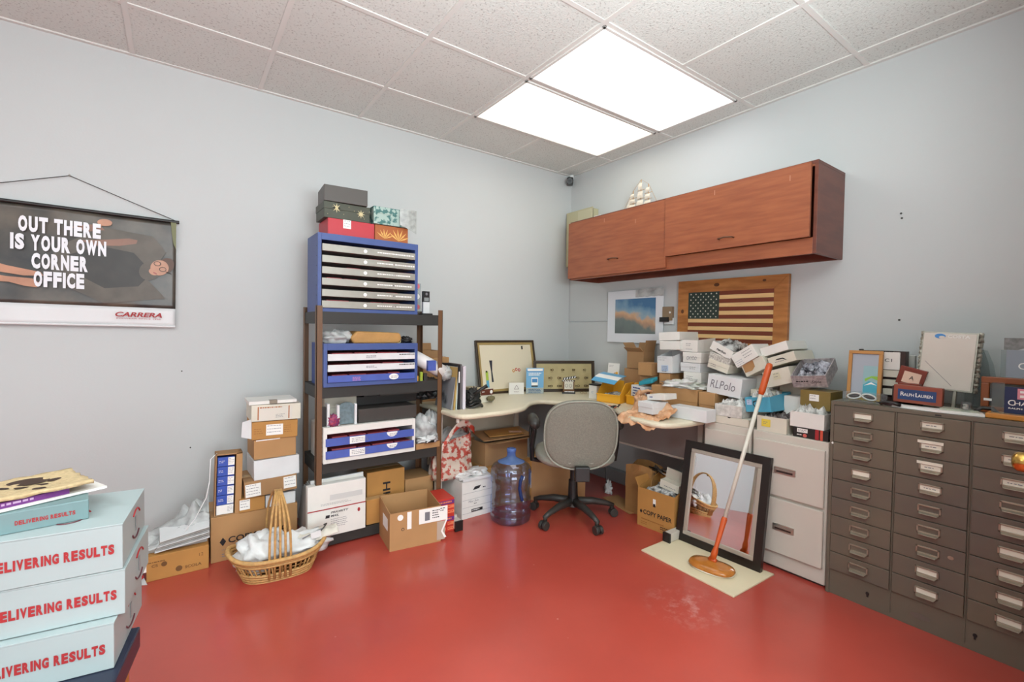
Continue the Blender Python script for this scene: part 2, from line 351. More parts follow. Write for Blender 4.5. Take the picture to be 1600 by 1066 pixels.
# ------------------------------------------------------------------ cartons
RW = -90    # yaw of things that face the room from the right wall
def carton(label, loc, w, d, h, yaw=0, roll=0, pitch=0, style='closed', m=BROWN, name='cardboard_box', cat='box', group=None, deco=None, flaps=None, lidh=.5, hback=None, m2=None, lidm=None, th=.004):
    """origin = front left bottom corner, x along the front, y into the depth"""
    t = thing(name, label, cat, loc, yaw, roll, pitch, group)
    if style == 'closed':
        b = MB(); b.box(0, 0, 0, w, d, h, m); b.build('box_body', t, bevel=.0025)
        s = MB(); s.box(-.0008, d/2-.024, h-.0004, w+.0008, d/2+.024, h+.0008, TAPE if m not in (WHITE, WHITE2, CREAM) else PAPER); s.build('tape_strip', t)
    elif style == 'lid':
        b = MB(); b.box(.0015, .0015, 0, w-.0015, d-.0015, h-.003, m); b.build('box_body', t, bevel=.0015)
        l = MB(); z = h*(1-lidh); l.box(-.001, -.001, z, w+.001, d+.001, h, lidm or m); l.build('lid', t, bevel=.003)
    elif style == 'plain':
        b = MB(); b.box(0, 0, 0, w, d, h, m); b.build('box_body', t, bevel=.002)
    elif style == 'open':
        b = MB(); hb = hback or h
        b.box(0, 0, 0, w, d, th, m); b.box(0, 0, th, w, th, h, m); b.box(0, d-th, th, w, d, hb, m)
        for x in (0, w-th): b.slab([(x, th, th), (x, d-th, th), (x, d-th, hb), (x, th, h)], (1, 0, 0), th, m)
        b.build('box_body', t)
        for side, ang, ln in (flaps or []):
            f = MB(); a = math.radians(ang); c, s_ = math.cos(a)*ln, math.sin(a)*ln
            if side == 'f': p = [(0, 0, h), (w, 0, h), (w, -c, h+s_), (0, -c, h+s_)]; n = (0, s_+.001, c)
            if side == 'b': p = [(0, d, hb), (w, d, hb), (w, d+c, hb+s_), (0, d+c, hb+s_)]; n = (0, -s_-.001, c)
            if side == 'l': p = [(0, .004, h), (0, d-.004, h), (-c, d-.004, h+s_), (-c, .004, h+s_)]; n = (s_+.001, 0, c)
            if side == 'r': p = [(w, .004, h), (w, d-.004, h), (w+c, d-.004, h+s_), (w+c, .004, h+s_)]; n = (-s_-.001, 0, c)
            f.slab(p, n, .003, m2 or m); f.build('flap', t)
    for q in (getattr(deco, 'parts', [deco]) if deco else []):
        g = MB(); q(g, w, d, h)
        if g.v: g.build('printed_label', t)
    return t
def heap(label, loc, w, d, h, yaw, roll=0, m=BAGGED, seed=1, name='bagged_eyewear', cat='eyewear', amp=.5, kind='stuff', pitch=0, group=None, base=0.0):
    """uncountable crumpled filling of a box: closed sheet with a wrinkled top"""
    b = MB(); n = 22; k = 14
    def top(u, v):
        e = min(1, 6*min(u, 1-u, v, 1-v)+.12)
        z = h*(.5+.5*e) + h*amp*e*(noise.noise(Vector((u*5+seed, v*5, seed)))+.6*noise.noise(Vector((u*14, v*13+seed, 3))))
        return (u*w, v*d, max(z, .002))
    b.grid(n, k, top, m)
    q = n+1
    b.add([(0,0,base),(w,0,base),(w,d,base),(0,d,base)], [(3,2,1,0)], m)
    return mesh_thing(b, name, label, cat, loc, yaw, roll, pitch, kind=kind, group=group)
def lab(x, z, w, h, n=3, seed=1, m=PAPER, ink=GREYINK):
    def f(g, W, D, H):
        g.box(x, -.0012, z, x+w, .0005, z+h, m); g.lines(x+.005, z+h-.006, w-.01, n, ink, gap=(h-.008)/n, t=min(.0028, h/n/2.4), y=-.002, seed=seed)
    return f
def scr(x, z, w, n=2, seed=1, ink=GREYINK, gap=.012, t=.003):
    def f(g, W, D, H): g.lines(x, z, w, n, ink, gap=gap, t=t, y=-.0012, seed=seed)
    return f
def both(*fs):
    def f(g, W, D, H): pass
    f.parts = list(fs)
    return f
def txt(s, x, z, h=None, width=None, m=INK, bold=0.0, sx=1.0, shear=0, v=(0,0,1), u=(1,0,0), y=-.0006):
    def f(g, W, D, H): g.text(s, (x, y, z), m, h=h, width=width, bold=bold, sx=sx, shear=shear, u=u, v=v)
    return f
# ------------------------------------------------------------------ desk
DZ = .735
def outline_round(pts, rads, n=6):
    out = []
    k = len(pts)
    for i in range(k):
        p = Vector(pts[i]); a = Vector(pts[i-1]); c = Vector(pts[(i+1) % k]); r = rads[i]
        if r <= 0: out.append(tuple(p)); continue
        da = (a-p).normalized(); dc = (c-p).normalized()
        s0 = p+da*r; s1 = p+dc*r
        for j in range(n+1):
            t = j/n; q = s0*(1-t)**2 + p*2*t*(1-t) + s1*t*t; out.append(tuple(q))
    return out
desk = thing('corner_desk', 'long beige laminate corner desk with rounded ends running along both walls', 'desk', (0, 0, 0))
pts = [(-.02, -.02), (-.02, -1.67), (-.60, -1.67), (-.76, -1.62), (-.74, -1.36), (-.53, -1.06), (-.66, -.72), (-.80, -.53), (-.95, -.60), (-1.10, -.74), (-1.28, -.79), (-1.615, -.79), (-1.615, -.02)]
rads = [0, .01, .07, .08, .12, .10, .12, .07, .06, .06, .08, .09, .01]
b = MB(); o2 = outline_round(pts, rads)
from mathutils.geometry import tessellate_polygon
tri = tessellate_polygon([[Vector((x, y, 0)) for x, y in o2]])
def up(t): a, c, d = (Vector(o2[i]) for i in t); return t if (c-a).cross(d-a) > 0 else tuple(reversed(t))
b.add([(x, y, DZ) for x, y in o2], [tuple(up(t)) for t in tri], LAMIN); b.add([(x, y, DZ-.034) for x, y in o2], [tuple(reversed(up(t))) for t in tri], LAMIN)
b.tube([(x, y, DZ-.017) for x, y in o2], .0169, LAMIN, 12, closed=True); b.build('desktop', desk)
b = MB(); b.box(-1.60, -.30, .30, -.83, -.28, DZ-.034, MODEST); b.build('modesty_panel', desk, bevel=.003)
b = MB(); b.box(-.32, -1.64, .43, -.30, -.90, DZ-.034, mat('grey_panel', '#8E8783', .5)); b.box(-.324, -1.64, .42, -.296, -.90, .434, METALG); b.build('modesty_panel', desk, bevel=.003)
for x, y, yaw in ((-1.62, -.755, 0), (-.845, -.30, 0)):
    b = MB(); b.box(x-.02, y+.05, .04, x+.03, y+.5 if x < -1 else y+.06, .08, METALG); b.box(x-.015, y+.25 if x < -1 else y-.02, .0, x+.025, y+.29 if x < -1 else y+.03, DZ-.034, METALG)
    b.build('leg', desk, bevel=.004)
b = MB(); b.box(-1.635, -.76, .012, -1.585, -.2, .062, METALG); b.box(-1.625, -.745, 0, -1.595, -.72, .012, BLACK)
b.build('leg_foot', desk, bevel=.003)
b = MB(); b.box(-1.637, -.772, .0, -1.583, -.758, .064, BLACK); b.build('foot_cap', desk, bevel=.002)
b = MB(); b.box(-.655, -1.63, .012, -.20, -1.585, .062, METALG); b.box(-.34, -1.625, .06, -.30, -1.59, DZ-.034, METALG); b.box(-.58, -1.62, 0, -.55, -1.595, .012, BLACK); b.build('leg_foot', desk, bevel=.003)
b = MB(); b.box(-.669, -1.633, 0, -.655, -1.583, .064, BLACK); b.build('foot_cap', desk, bevel=.002)
b = MB(); b.cyl((-1.60, -.72, DZ-.06), (-1.60, -.72, DZ-.034), .012, METALG, seg=10); b.build('levelling_knob', desk)
# ------------------------------------------------------------------ office chair
fab = mat('grey_woven_fabric', '#858276', .9, var=.22, scale=160, bump=.2, bscale=200)
fabs = mat('grey_green_seat_fabric', '#9B9C8F', .9, var=.15, scale=160, bump=.2, bscale=200)
chair = thing('office_chair', 'grey fabric swivel office chair with black base, back turned, at the desk corner', 'chair', (-.87, -1.01, 0), -33)
def superdisc(cx, cz, rx, rz, y0, y1, m, n=40, e=3.2, rings=6, curve=0.0):
    """rounded-rectangle cushion standing in the xz plane, thick along y, edges rolled"""
    b = MB(); vs = []; fs = []
    prof = []
    for k in range(rings+1):
        a = PI*k/rings; prof.append((1-.10*(1-math.sin(a)), .5-.5*math.cos(a)))
    def pt(sc, ty, ph):
        c, s = math.cos(ph), math.sin(ph)
        x = abs(c)**(2/e)*(1 if c > 0 else -1)*rx*sc; z = abs(s)**(2/e)*(1 if s > 0 else -1)*rz*sc
        return (cx+x, y0+(y1-y0)*ty + curve*(x/rx)**2 if curve else y0+(y1-y0)*ty, cz+z)
    allr = [(0.02, 0), (.3, 0), (.6, 0)] + prof + [(.6, 1), (.3, 1), (.02, 1)]
    for sc, ty in allr: vs += [pt(sc, ty, 2*PI*j/n) for j in range(n)]
    for i in range(len(allr)-1): fs += [(i*n+j, i*n+(j+1) % n, (i+1)*n+(j+1) % n, (i+1)*n+j) for j in range(n)]
    fs += [tuple(range(n))[::-1], tuple(range((len(allr)-1)*n, len(allr)*n))]
    b.add(vs, fs, m); return b
br = superdisc(0, 0, .232, .222, -.035, .03, fab, e=2.7, curve=.035)
bk = br.build('backrest', chair, loc=(0, -.245, .622), rot=(math.radians(8), 0, 0), smooth=True)
pp = MB(); n_ = 60; e_ = 2.7
ring = []
for j in range(n_):
    c, s = math.cos(2*PI*j/n_), math.sin(2*PI*j/n_); x = abs(c)**(2/e_)*(1 if c > 0 else -1)*.229; z = abs(s)**(2/e_)*(1 if s > 0 else -1)*.219
    ring.append((x, -.028+.035*(x/.232)**2, z))
pp.tube(ring, .006, fabs, 8, closed=True); pp.build('piping', bk, smooth=True)
st = MB(); n = 40
vs = []; prof = [(.05, .0), (.6, 0), (.88, .008), (.98, .03), (1, .05), (.97, .075), (.85, .092), (.5, .098), (.05, .095)]
for sc, z in prof:
    for j in range(n):
        c, s = math.cos(2*PI*j/n), math.sin(2*PI*j/n)
        vs.append((abs(c)**(2/2.8)*(1 if c > 0 else -1)*.262*sc, abs(s)**(2/2.8)*(1 if s > 0 else -1)*.245*sc, z))
fs = [(i*n+j, i*n+(j+1) % n, (i+1)*n+(j+1) % n, (i+1)*n+j) for i in range(len(prof)-1) for j in range(n)] + [tuple(range(n))[::-1], tuple(range((len(prof)-1)*n, len(prof)*n))]
st.add(vs, fs, fabs); st.build('seat', chair, loc=(0, -.01, .395), smooth=True)
b = MB(); b.box(-.045, -.315, .345, .045, -.27, .435, BLACK); b.box(-.03, -.30, .37, .03, .0, .392, BLACK); b.build('back_bracket', chair, bevel=.006)
b = MB(); b.box(-.10, -.10, .375, .10, .10, .399, BLACK); b.tube([(.02, 0, .38), (.2, -.02, .375), (.26, -.02, .385)], .007, BLACK); b.build('tilt_mechanism', chair, bevel=.004)
b = MB(); b.cyl((0, 0, .12), (0, 0, .26), .034, BLACK, r2=.030); b.cyl((0, 0, .26), (0, 0, .38), .022, BLACK); b.build('gas_column', chair, smooth=False)
b = MB(); b.cyl((0, 0, .085), (0, 0, .135), .05, DARK, r2=.042); b.build('hub', chair, bevel=.004)
for k in range(5):
    a = math.radians(188+72*k+33); c, s = math.cos(a), math.sin(a)
    b = MB(); P = [(c*.03, s*.03, .115), (c*.14, s*.14, .112), (c*.24, s*.24, .092), (c*.285, s*.285, .075)]
    b.tube(P, [.028, .024, .018, .015], DARK, 10); b.cyl((c*.275, s*.275, .05), (c*.275, s*.275, .085), .013, DARK); lg = b.build('leg', chair, smooth=True)
    b = MB(); px, py = -s, c; dx, dy = c*.275+c*.012, s*.275+s*.012
    for sg in (-1, 1): b.cyl((dx+px*sg*.006, dy+py*sg*.006, .028), (dx+px*sg*.026, dy+py*sg*.026, .028), .028, DARK, seg=24)
    b.cyl((dx-px*.012, dy-py*.012, .032), (dx+px*.012, dy+py*.012, .032), .024, BLACK); b.build('caster', lg, bevel=.003)
for s in (-1, 1):
    b = MB(); x = s*.275
    b.tube([(s*.20, 0, .388), (x+s*.005, 0, .40), (x+s*.01, -.02, .50), (x, -.07, .60), (x, -.08, .64)], [.016, .018, .018, .016, .014], BLACK, 10)
    b.tube([(x+s*.005, .03, .42), (x+s*.01, .09, .56), (x, .10, .64)], .013, BLACK, 10); ar = b.build('armrest', chair, smooth=True)
    b = MB(); b.tube([(x, -.13, .655), (x, -.06, .662), (x, .08, .66), (x, .15, .645)], [.028, .038, .038, .026], DARK, 14); b.build('arm_pad', ar, smooth=True)
# ------------------------------------------------------------------ five gallon water jug
jugm = glass('blue_tinted_plastic', '#D9E2F5', .10, .1, 1); jugd = glass('deep_blue_plastic_neck', '#7FA3E4', .3, .1)
jug = thing('water_jug', 'empty blue clear plastic five gallon water jug on the floor', 'bottle', (-1.237, -.80, 0), 20)
prof = [(0, .012), (.09, .012), (.115, .002), (.130, .012), (.134, .03), (.1345, .055), (.130, .062), (.1345, .069), (.1345, .105), (.130, .112), (.1345, .119), (.1345, .16), (.128, .175), (.128, .25), (.1345, .265), (.1345, .32), (.130, .327), (.1345, .334), (.133, .352), (.12, .372), (.09, .392)]
b = MB(); b.lathe(prof, (0, 0, 0), jugm, 48); b.build('jug_body', jug, smooth=True)
b = MB(); b.lathe([(.09, .392), (.055, .408), (.034, .42), (.028, .432), (.028, .455), (.031, .458), (.031, .476), (.027, .479), (.024, .479)], (0, 0, 0), jugd, 32); b.build('jug_neck', jug, smooth=True)
b = MB(); b.tube([(-.055, -.128, .33), (-.065, -.118, .30), (-.065, -.112, .25), (-.06, -.120, .20), (-.055, -.128, .17)], .011, glass('dark_blue_plastic_grip', '#37508F', .4), 10); b.build('grip', jug, smooth=True)
b = MB(); b.grid(10, 1, lambda u, v: (.1355*math.cos(-1.25+u*.75), .1355*math.sin(-1.25+u*.75), .225+v*.10), mat('pale_blue_label', '#B4C6DE', .4)); b.build('label', jug, solid=.0006)
# ------------------------------------------------------------------ filing cabinets
def handle_pull(parent, y0, z0, w=.105, h=.034):
    b = MB(); b.box(y0, -.006, z0, y0+w, .001, z0+h, CHROME); b.box(y0+.012, -.0068, z0+.006, y0+w-.012, -.0055, z0+h*.55, DARK)
    b.box(y0+.008, -.016, z0+h*.55, y0+w-.008, -.005, z0+h*.72, CHROME); return b.build('pull_handle', parent, bevel=.0015)
def file_cabinet(y0, w, label, h=.73):
    t = thing('filing_cabinet', label, 'cabinet', (-.425, y0, 0), RW)
    b = MB(); b.box(0, 0, .012, w, .40, h, METALG); b.box(.012, .01, 0, w-.012, .39, .012, DARK); b.build('cabinet_body', t, bevel=.004)
    for z0, z1 in ((.40, .69), (.095, .385)):
        d = MB(); d.box(.012, -.017, z0, w-.012, 0, z1, METALG); dr = d.build('drawer', t, bevel=.004)
        p = handle_pull(dr, w*.5-.06, z0+.125); p.location = (0, -.017, 0)
    return t
file_cabinet(-1.69, .285, 'beige metal filing cabinet mostly hidden by the leaning mirror')
file_cabinet(-1.985, .375, 'beige two drawer metal filing cabinet beside the dark card cabinet')
# ------------------------------------------------------------------ dark card-file cabinet, three columns of nine drawers
cc = thing('card_cabinet', 'large dark olive brown steel cabinet with three columns of small card drawers', 'cabinet', (-.445, -2.37, 0), RW)
b = MB(); W = .755; b.box(0, .004, 0, W, .425, .945, OLIVE)
for k in range(2): b.box(.252+k*.245, .0, .02, .256+k*.245, .006, .93, OLIVE)
b.box(0, -.002, .928, W, .006, .945, OLIVE); b.box(0, -.002, 0, .014, .006, .93, OLIVE)
for x in (.17, .53): b.disc((x, .003, .066), .007, .008, BLACK); b.box(x-.0035, .002, .05, x+.0035, .004, .066, BLACK)
b.disc((.36, .003, .055), .035, .012, mat('worn_badge', '#716961', .4, metal=.4)); b.cyl((.012, -.004, .74), (.012, .004, .74), .005, PAPER, seg=10)
b.box(.385, -.003, .932, .405, 0, .938, BLACK)
b.build('cabinet_body', cc, bevel=.002)
rr = random.Random(4)
HM = mat('tarnished_nickel', '#A59C8B', .35, metal=.6, var=.15, scale=30); CARD = mat('card_stock', '#E5DFCF', .6)
paperd = {0: (0, 3), 1: (0, 1, 2, 3, 7, 8), 2: (0, 1, 2, 4, 5, 6, 7, 8)}
for c in range(3):
    x0 = .016+c*.245; x1 = x0+.234
    for r in range(9):
        z1 = .925-r*.0895; z0 = z1-.086
        d = MB(); d.box(x0, -.006, z0, x1, .004, z1, OLIVE2)
        if (c, r) == (1, 6): d.disc((x0+.19, -.0065, z0+.05), .01, .008, HM)
        dr = d.build('drawer', cc, bevel=.0015)
        cx = (x0+x1)/2; zc = (z0+z1)/2+.006; ww = .039; hh = .0165
        p = MB(); e = .0065
        p.box(cx-ww, -.011, zc+hh-e, cx+ww, -.005, zc+hh, HM); p.box(cx-ww, -.011, zc-hh, cx+ww, -.005, zc-hh+e, HM)
        p.box(cx-ww, -.011, zc-hh, cx-ww+e, -.005, zc+hh, HM); p.box(cx+ww-e, -.011, zc-hh, cx+ww, -.005, zc+hh, HM)
        p.slab([(cx-ww+.004, -.008, zc-hh), (cx+ww-.004, -.008, zc-hh), (cx+ww-.010, -.026, zc-hh-.006), (cx-ww+.010, -.026, zc-hh-.006)], (0, 0, 1), .003, HM)
        hd = p.build('label_holder', dr, bevel=.001)
        if r in paperd[c]:
            q = MB(); q.box(cx-ww+e, -.0075, zc-hh+e, cx+ww-e, -.0058, zc+hh-e, CARD)
            if c != 0 and r < 4: q.lines(cx-.02, zc+.001, .04, 1, GREYINK, t=.003, y=-.0085, seed=r+c)
            q.build('index_card', hd)
        if (c, r) in ((1, 1), (1, 2)):
            q = MB(); q.box(cx-ww-.006, -.013, zc+hh-.004, cx+ww, -.011, zc+hh+.008, CARD); q.build('index_card', hd)
# ------------------------------------------------------------------ wall cabinet
wc = thing('wall_cabinet', 'cherry wood overhead wall cabinet with two flip-up doors', 'cabinet', (-.35, -.375, 1.69), RW)
W = 1.87; H = .485
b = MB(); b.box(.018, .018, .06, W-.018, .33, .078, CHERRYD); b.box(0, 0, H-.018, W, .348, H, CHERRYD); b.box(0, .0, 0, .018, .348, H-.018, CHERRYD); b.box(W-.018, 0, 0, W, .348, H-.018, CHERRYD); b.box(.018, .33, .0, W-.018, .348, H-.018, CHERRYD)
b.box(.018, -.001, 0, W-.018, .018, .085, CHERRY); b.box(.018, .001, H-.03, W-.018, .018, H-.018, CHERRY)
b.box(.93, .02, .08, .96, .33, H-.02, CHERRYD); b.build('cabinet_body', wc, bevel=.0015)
scr_m = mat('worn_scratch', '#C08A70', .5)
for x0, x1, z0, yy, hx in ((0, .962, .012, -.003, .50), (.966, W-.022, .085, -.019, 1.40)):
    d = MB(); d.box(x0, yy-.016, z0, x1, yy, H-.014, CHERRY)
    for sx, sz in ((x0+.35 if x0 else .4, H-.07), (x0+.78, H-.09) if x0 else (.70, H-.13)): d.box(sx, yy-.0165, sz, sx+.003, yy-.0158, sz+.03, scr_m)
    dr = d.build('door', wc, bevel=.0015)
    hz = z0+.11 if x0 == 0 else z0+.055
    h_ = MB(); h_.tube([(hx-.045, yy-.016, hz), (hx-.043, yy-.034, hz+.002), (hx, yy-.04, hz+.006), (hx+.043, yy-.034, hz+.002), (hx+.045, yy-.016, hz)], .004, mat('dark_bronze', '#5A4636', .35, metal=.7), 8); h_.build('handle', dr, smooth=True)
# things on and by the wall cabinet
b = MB(); b.box(0, 0, 0, .10, .10, .035, WHITE); b.box(.01, .01, .035, .08, .09, .05, WHITE2)
mesh_thing(b, 'small_white_box', 'small flat white box on the wall cabinet left of the model ship', 'box', (-.22, -.50, 2.176), RW)
sh = thing('model_ship', 'small cream model sailing ship on top of the wall cabinet', 'model ship', (-.16, -.765, 2.176), RW)
SHW = mat('aged_white_sails', '#E3D9C8', .7, var=.15, scale=40); RIG = mat('gold_rigging', '#B48A50', .5)
b = MB(); hull = [(0, .045), (.04, .015), (.24, .012), (.30, .05), (.26, .045), (.05, .04)]
b.slab([(x, .02, z) for x, z in hull][::-1], (0, 1, 0), .04, mat('ship_hull', '#B5997A', .5)); b.box(.08, .025, 0, .20, .055, .016, RIG); b.build('hull', sh, bevel=.004)
for k, (mx, mh) in enumerate(((.08, .20), (.155, .27), (.225, .22))):
    b = MB(); b.cyl((mx, .04, .03), (mx, .04, mh), .0028, RIG, seg=8)
    for q in range(3): b.cyl((mx-.035, .04, .06+q*(mh-.08)/3), (mx+.035, .04, .06+q*(mh-.08)/3), .0018, RIG, seg=6)
    b.build('mast', sh)
    for q in range(3):
        b = MB(); z0 = .055+q*(mh-.07)/3; hh = (mh-.07)/3-.012; wq = .036-.008*q
        b.grid(6, 6, lambda u, v: (mx-wq*(1-.25*v)+2*wq*(1-.25*v)*u, .034-.007*math.sin(PI*v), z0+hh*v+.006*math.sin(PI*u)*(1-v)), SHW); b.build('sail', sh, solid=.001)
b = MB(); b.slab([(.0, .04, .05), (.07, .04, .06), (.06, .04, .17)], (0, 1, 0), .001, SHW); b.build('sail', sh)
b = MB(); b.tube([(-.02, .04, .06), (.08, .04, .2), (.155, .04, .27), (.225, .04, .22), (.31, .04, .06)], .0012, RIG, 5); b.build('rigging', sh)
eb = thing('electrical_panel', 'flat beige electrical panel box on the wall in the corner above the cabinet', 'electrical box', (-.07, -.02, 1.86), RW)
PANELM = mat('beige_panel_enamel', '#B3AD8C', .5)
b = MB(); b.box(0, 0, 0, .20, .068, .49, PANELM); b.build('panel_box', eb, bevel=.004)
b = MB(); b.box(.01, -.012, .0, .345, 0, .50, PANELM); b.box(.16, -.0125, .0, .345, .0, .49, mat('beige_panel_enamel_light', '#BDB798', .5)); b.build('panel_door', eb, bevel=.004)
b = MB(); b.box(.2, 0, .0, .34, .068, .49, PANELM); b.build('panel_box', eb, bevel=.004)
cm = thing('security_camera', 'small black security camera in the ceiling corner', 'camera', (-.075, -.06, 2.62), -40)
b = MB(); b.box(-.028, -.05, 0, .028, .035, .058, BLACK); b.build('camera_body', cm, bevel=.008)
b = MB(); b.cyl((-.005, -.05, .02), (-.005, -.062, .018), .026, BLACK); b.cyl((-.005, -.062, .018), (-.005, -.064, .018), .016, mat('lens_ring', '#55585C', .2, metal=.5)); b.build('lens', cm)
b = MB(); b.cyl((0, .03, .03), (.02, .06, .07), .01, BLACK); b.cyl((.02, .06, .07), (.02, .06, .106), .02, mat('white_plastic', '#DFDFDD', .4)); b.build('bracket', cm)
b = MB(); b.tube([(-.004, -.004, 1.38), (-.004, -.004, 1.355), (-.004, -.03, 1.353), (-.004, -.62, 1.353)], .003, mat('white_cable', '#B9BBBD', .5), 8); b.tube([(-.004, -.004, 1.38), (-.004, -.004, 1.80)], .003, mat('white_cable', '#B9BBBD', .5), 8)
mesh_thing(b, 'wall_cable', 'thin white cable fixed along the right wall near the corner', 'cable', (0, 0, 0))
# photo print
pc = thing('photo_print', 'unframed photo print of a cloudy sunset in a white mat under plastic', 'picture', (-.02, -.51, 1.175), RW, roll=0)
b = MB(); b.box(0, 0, 0, .565, .006, .43, mat('white_mat_board', '#DDE0E4', .5)); b.build('mat_board', pc, bevel=.001)
def sky_photo():
    m = bpy.data.materials.new('sunset_photo'); m.use_nodes = True; nt = m.node_tree; b = nt.nodes['Principled BSDF']; b.inputs['Roughness'].default_value = .25
    tc = nt.nodes.new('ShaderNodeTexCoord'); sp = nt.nodes.new('ShaderNodeSeparateXYZ'); nt.links.new(tc.outputs['Object'], sp.inputs[0])
    n = nt.nodes.new('ShaderNodeTexNoise'); n.inputs['Scale'].default_value = 9; n.inputs['Detail'].default_value = 6; nt.links.new(tc.outputs['Object'], n.inputs['Vector'])
    a = nt.nodes.new('ShaderNodeMath'); a.operation = 'MULTIPLY_ADD'; a.inputs[1].default_value = .20; x_ = nt.nodes.new('ShaderNodeMath'); x_.operation = 'MULTIPLY_ADD'; x_.inputs[1].default_value = .22; nt.links.new(sp.outputs['X'], x_.inputs[0]); nt.links.new(sp.outputs['Z'], x_.inputs[2]); y_ = nt.nodes.new('ShaderNodeMath'); y_.operation = 'SUBTRACT'; y_.inputs[1].default_value = .035; nt.links.new(x_.outputs[0], y_.inputs[0]); nt.links.new(n.outputs[0], a.inputs[0]); nt.links.new(y_.outputs[0], a.inputs[2])
    r = nt.nodes.new('ShaderNodeValToRGB'); e = r.color_ramp.elements; e[0].position = .16; e[0].color = lin('#5C6664'); e[1].position = .47; e[1].color = lin('#3F6D94')
    for p, c in ((.27, '#6F7A76'), (.32, '#B58F72'), (.345, '#C9A27E'), (.375, '#8CA3AE'), (.42, '#6F93AD')): q = e.new(p); q.color = lin(c)
    nt.links.new(a.outputs[0], r.inputs[0]); nt.links.new(r.outputs[0], b.inputs['Base Color']); return m
b = MB(); b.box(.085, -.0015, .075, .495, 0, .36, sky_photo()); b.build('print', pc)
b = MB(); b.grid(12, 4, lambda u, v: (.30+.27*u, -.004-.003*noise.noise(Vector((u*6, v*6, 2))), .37+.065*v+.005*noise.noise(Vector((u*8, 1, 2)))), CLEARBAG); b.build('plastic_wrap', pc, solid=.0005)
# light switch / intercom
sw = thing('wall_intercom', 'small brown and white wall box between the sunset photo and the wooden flag', 'wall box', (-.002, -1.075, 1.325), RW)
b = MB(); b.box(.01, -.02, 0, .09, .0, .05, WHITE2); b.box(0, -.03, .03, .085, .0, .135, mat('bronze_plastic', '#8A745A', .4)); b.build('housing', sw, bevel=.003)
b = MB(); b.box(-.015, -.045, .02, .06, -.025, .055, BLACK); b.cyl((.07, -.031, .09), (.07, -.035, .09), .008, PAPER, seg=12); b.build('buttons', sw, bevel=.003)
# flag
fl = thing('wooden_flag', 'wooden American flag plaque in a knotty pine frame on the wall', 'flag', (-.035, -1.21, 1.12), RW, roll=-.5)
W, H, e = .765, .52, .085
b = MB(); b.box(e, .012, e, W-e, .02, H-e, BLACK); b.build('backing', fl)
for k, q in enumerate((((0, 0), (W, 0), (W-e, e), (e, e)), ((0, H), (W, H), (W-e, H-e), (e, H-e)), ((0, 0), (e, e), (e, H-e), (0, H)), ((W, 0), (W-e, e), (W-e, H-e), (W, H)))):
    b = MB(); b.slab([(x, 0, z) for x, z in q], (0, 1, 0), .03, PINE)
    if k == 1: b.disc((.30, -.0002, H-.04), .02, .012, mat('dark_knot', '#5A3216', .5)); b.disc((.62, -.0002, H-.03), .012, .008, mat('dark_knot', '#5A3216', .5))
    if k == 2: b.disc((.04, -.0002, .3), .012, .015, mat('dark_knot', '#5A3216', .5))
    b.build('frame_rail', fl, bevel=.002)
SR = mat('stained_dark_stripe', '#74341B', .45, var=.15, scale=6, stretch=(1, 1, 9)); SW = mat('pale_wood_stripe', '#DDB67C', .45, var=.12, scale=6, stretch=(1, 1, 9))
z = H-e; sh_ = (H-2*e)/13
for k in range(13):
    b = MB(); x0 = e if k > 6 else e+.235; b.box(x0, .004, z-sh_*(k+1)+.0006, W-e, .012, z-sh_*k, SR if k % 2 == 0 else SW); b.build('stripe', fl)
b = MB(); ch = sh_*7; b.box(e, .002, z-ch, e+.235, .012, z, mat('dark_green_canton', '#25332C', .5)); star = []
for r in range(9):
    n = 6 if r % 2 == 0 else 5
    for c in range(n):
        cx = e+.02+(c+(0 if n == 6 else .5))*.039; cz = z-.014-r*(ch-.028)/8
        b.slab([(cx+.0065*(1 if q % 2 == 0 else .42)*math.sin(q*PI/5), .002, cz+.0065*(1 if q % 2 == 0 else .42)*math.cos(q*PI/5)) for q in range(10)], (0, -1, 0), .0008, mat('pale_star', '#E0DCC8', .5))
b.build('star_field', fl)
# ------------------------------------------------------------------ hanging poster
po = thing('hanging_banner', 'dark advertising banner with white lettering hanging from a cord on the left wall', 'poster', (-3.955, -.02, 1.262), 0, roll=-.6)
W, H = .905, .60
def photo_cloth():
    m = bpy.data.materials.new('banner_print'); m.use_nodes = True; nt = m.node_tree; b = nt.nodes['Principled BSDF']; b.inputs['Roughness'].default_value = .32
    tc = nt.nodes.new('ShaderNodeTexCoord'); n = nt.nodes.new('ShaderNodeTexNoise'); n.inputs['Scale'].default_value = 5; n.inputs['Detail'].default_value = 5
    nt.links.new(tc.outputs['Object'], n.inputs['Vector']); r = nt.nodes.new('ShaderNodeValToRGB'); e = r.color_ramp.elements
    e[0].position = .3; e[0].color = lin('#2B2B2D'); e[1].position = .72; e[1].color = lin('#665C50'); q = e.new(.5); q.color = lin('#48433D')
    nt.links.new(n.outputs[0], r.inputs[0]); nt.links.new(r.outputs[0], b.inputs['Base Color']); return m
def wav(x, z): return -.004*math.sin(x*9+z*6)-.005*noise.noise(Vector((x*6, z*5, 4)))
b = MB(); PC = photo_cloth()
b.grid(50, 24, lambda u, v: (u*W, wav(u*W, .12+v*(H-.12)), .105+v*(H-.115)), PC)
b.grid(50, 4, lambda u, v: (u*W, wav(u*W, v*.1), v*.105), mat('banner_white', '#DADADA', .4))
b.build('banner_cloth', po, smooth=True, solid=.0008)
SKIN = mat('printed_skin_tone', '#C08A6C', .4, var=.25, scale=10); SKIN2 = mat('printed_dim_skin_tone', '#8E6450', .4, var=.2, scale=9)
b = MB(); lay = [0]
def ell(cx, cz, rx, rz, rot, m, y=0):
    lay[0] += 1; b.disc((cx, -.0115-.00012*lay[0], cz), rx, rz, m, 28, math.radians(rot), th=.0001)
